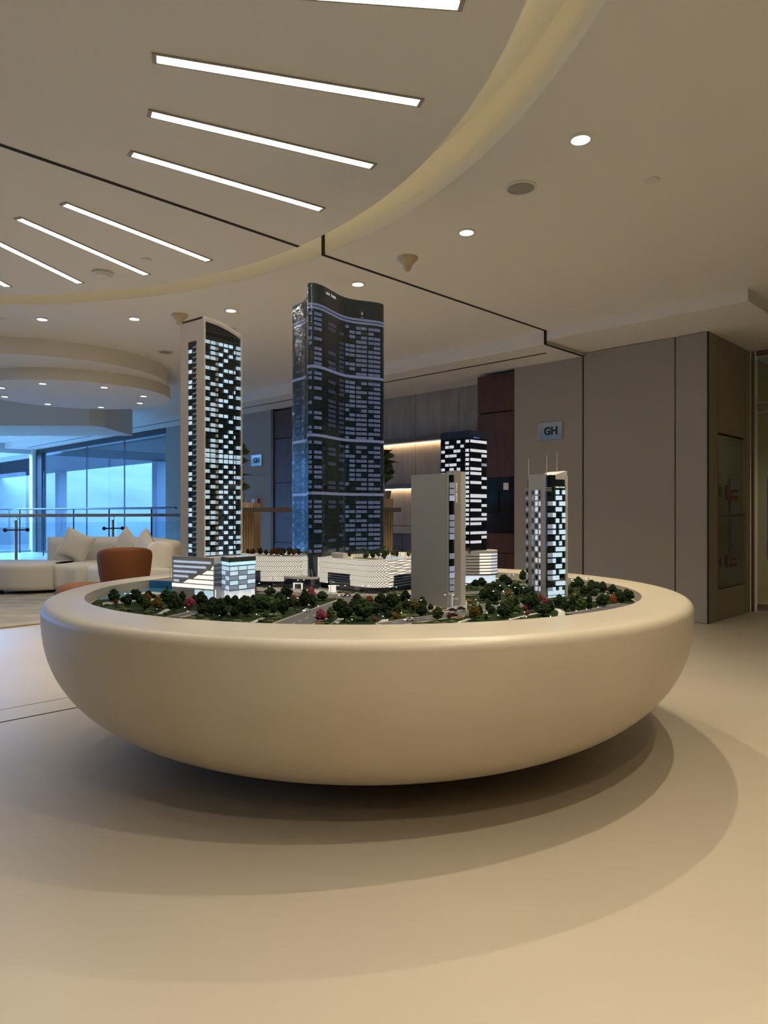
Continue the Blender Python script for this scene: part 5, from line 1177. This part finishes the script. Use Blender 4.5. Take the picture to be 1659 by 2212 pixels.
# rug with uneven pile
mb = MB(); nu, nv = 70, 60; vs = []
for j in range(nv+1):
    for i in range(nu+1):
        u_, v_ = -2.2+7.0*i/nu, 7.60+3.3*j/nv; e = 0 if i in (0,nu) or j in (0,nv) else 1
        vs.append(uv(u_, v_, .004+e*(.012+.005*math.sin(v_*26+math.sin(u_*3.1)*2.2)+rs.uniform(-.003,.003))))
mb.add(vs, [(j*(nu+1)+i, j*(nu+1)+i+1, (j+1)*(nu+1)+i+1, (j+1)*(nu+1)+i) for j in range(nv) for i in range(nu)])
rug = Thing('area_rug', 'cream shaggy rug with a wavy pile under the sofa', 'rug', uv(1.3, 9.2, 0))
rug.part('pile', mb, M('rug_wool', (.44,.41,.355), .95, noise=(2.2,.30), bump=(90,.6,.01), stretch=(.6,2.0,1)), smooth=True, angle=80)
rug.part('binding', MB().ubox(-2.22,4.82,7.585,7.60,0,.012), M('rug_binding', (.30,.22,.10), .8))
# balustrade before the atrium
VB = 12.36
rl = Thing('glass_balustrade', 'steel and glass balustrade with round handrail before the windows', 'railing', uv(3, VB, 0))
rl.part('handrail', MB().tube([uv(-2.5, VB, 1.10), uv(UW-.02, VB, 1.10)], .028, 12), steel_m, smooth=True)
ups = [3.96+1.62*k for k in range(-4, 3)]
for k, u_ in enumerate(ups):
    ps = rl.part('post', MB().tube([uv(u_, VB, 0), uv(u_, VB, 1.02)], .024, 10).tube([uv(u_, VB, 1.0), uv(u_+.03, VB, 1.04), uv(u_, VB, 1.09)], .007, 6), steel_m, smooth=True)
    for z in (.32, .865):
        cl_ = rl.part('clamp', MB().tube([uv(u_-.17, VB-.02, z), uv(u_+.17, VB-.02, z)], .012, 8).ball(uv(u_-.17, VB-.02, z), .035, 2).ball(uv(u_+.17, VB-.02, z), .035, 2), darkmetal_m, parent=ps, smooth=True)
    if k < len(ups)-1: rl.part('glass_panel', MB().ubox(u_+.07, u_+1.55, VB-.006, VB+.006, .12, .98), bal_glass)
r2 = Thing('rail_reflection_stand_in', 'slim dark rail standing in for the handrail reflected in the windows', 'railing', uv(UW-.6, 17, 0))  # solid rail built in place of the handrail's reflection in the window
r2.part('handrail', MB().tube([uv(UW-.55, 12.6, 1.24), uv(UW-.55, 21.6, 1.24)], .022, 8), darkmetal_m, smooth=True)
for v_ in (13.6, 15.6, 17.6, 19.6, 21.4): r2.part('post', MB().tube([uv(UW-.55, v_, 0), uv(UW-.55, v_, 1.24)], .018, 8), darkmetal_m)

# light portals in the two glazed walls (sampling guides only)
for nm, c_, w_, rz_ in (('window_portal', uv(UW-.1, VC+14.9, 1.48), 7.2, AU+pi), ('window_portal', uv(-1.0, V1-.1, 1.48), 16.0, AU-pi/2)):
    ld = bpy.data.lights.new(nm, 'AREA'); ld.shape = 'RECTANGLE'; ld.size = w_; ld.size_y = 2.8; ld.cycles.is_portal = True
    lo = link(nm, ld); lo.location = c_; lo.rotation_euler = (pi/2, 0, rz_+pi/2)
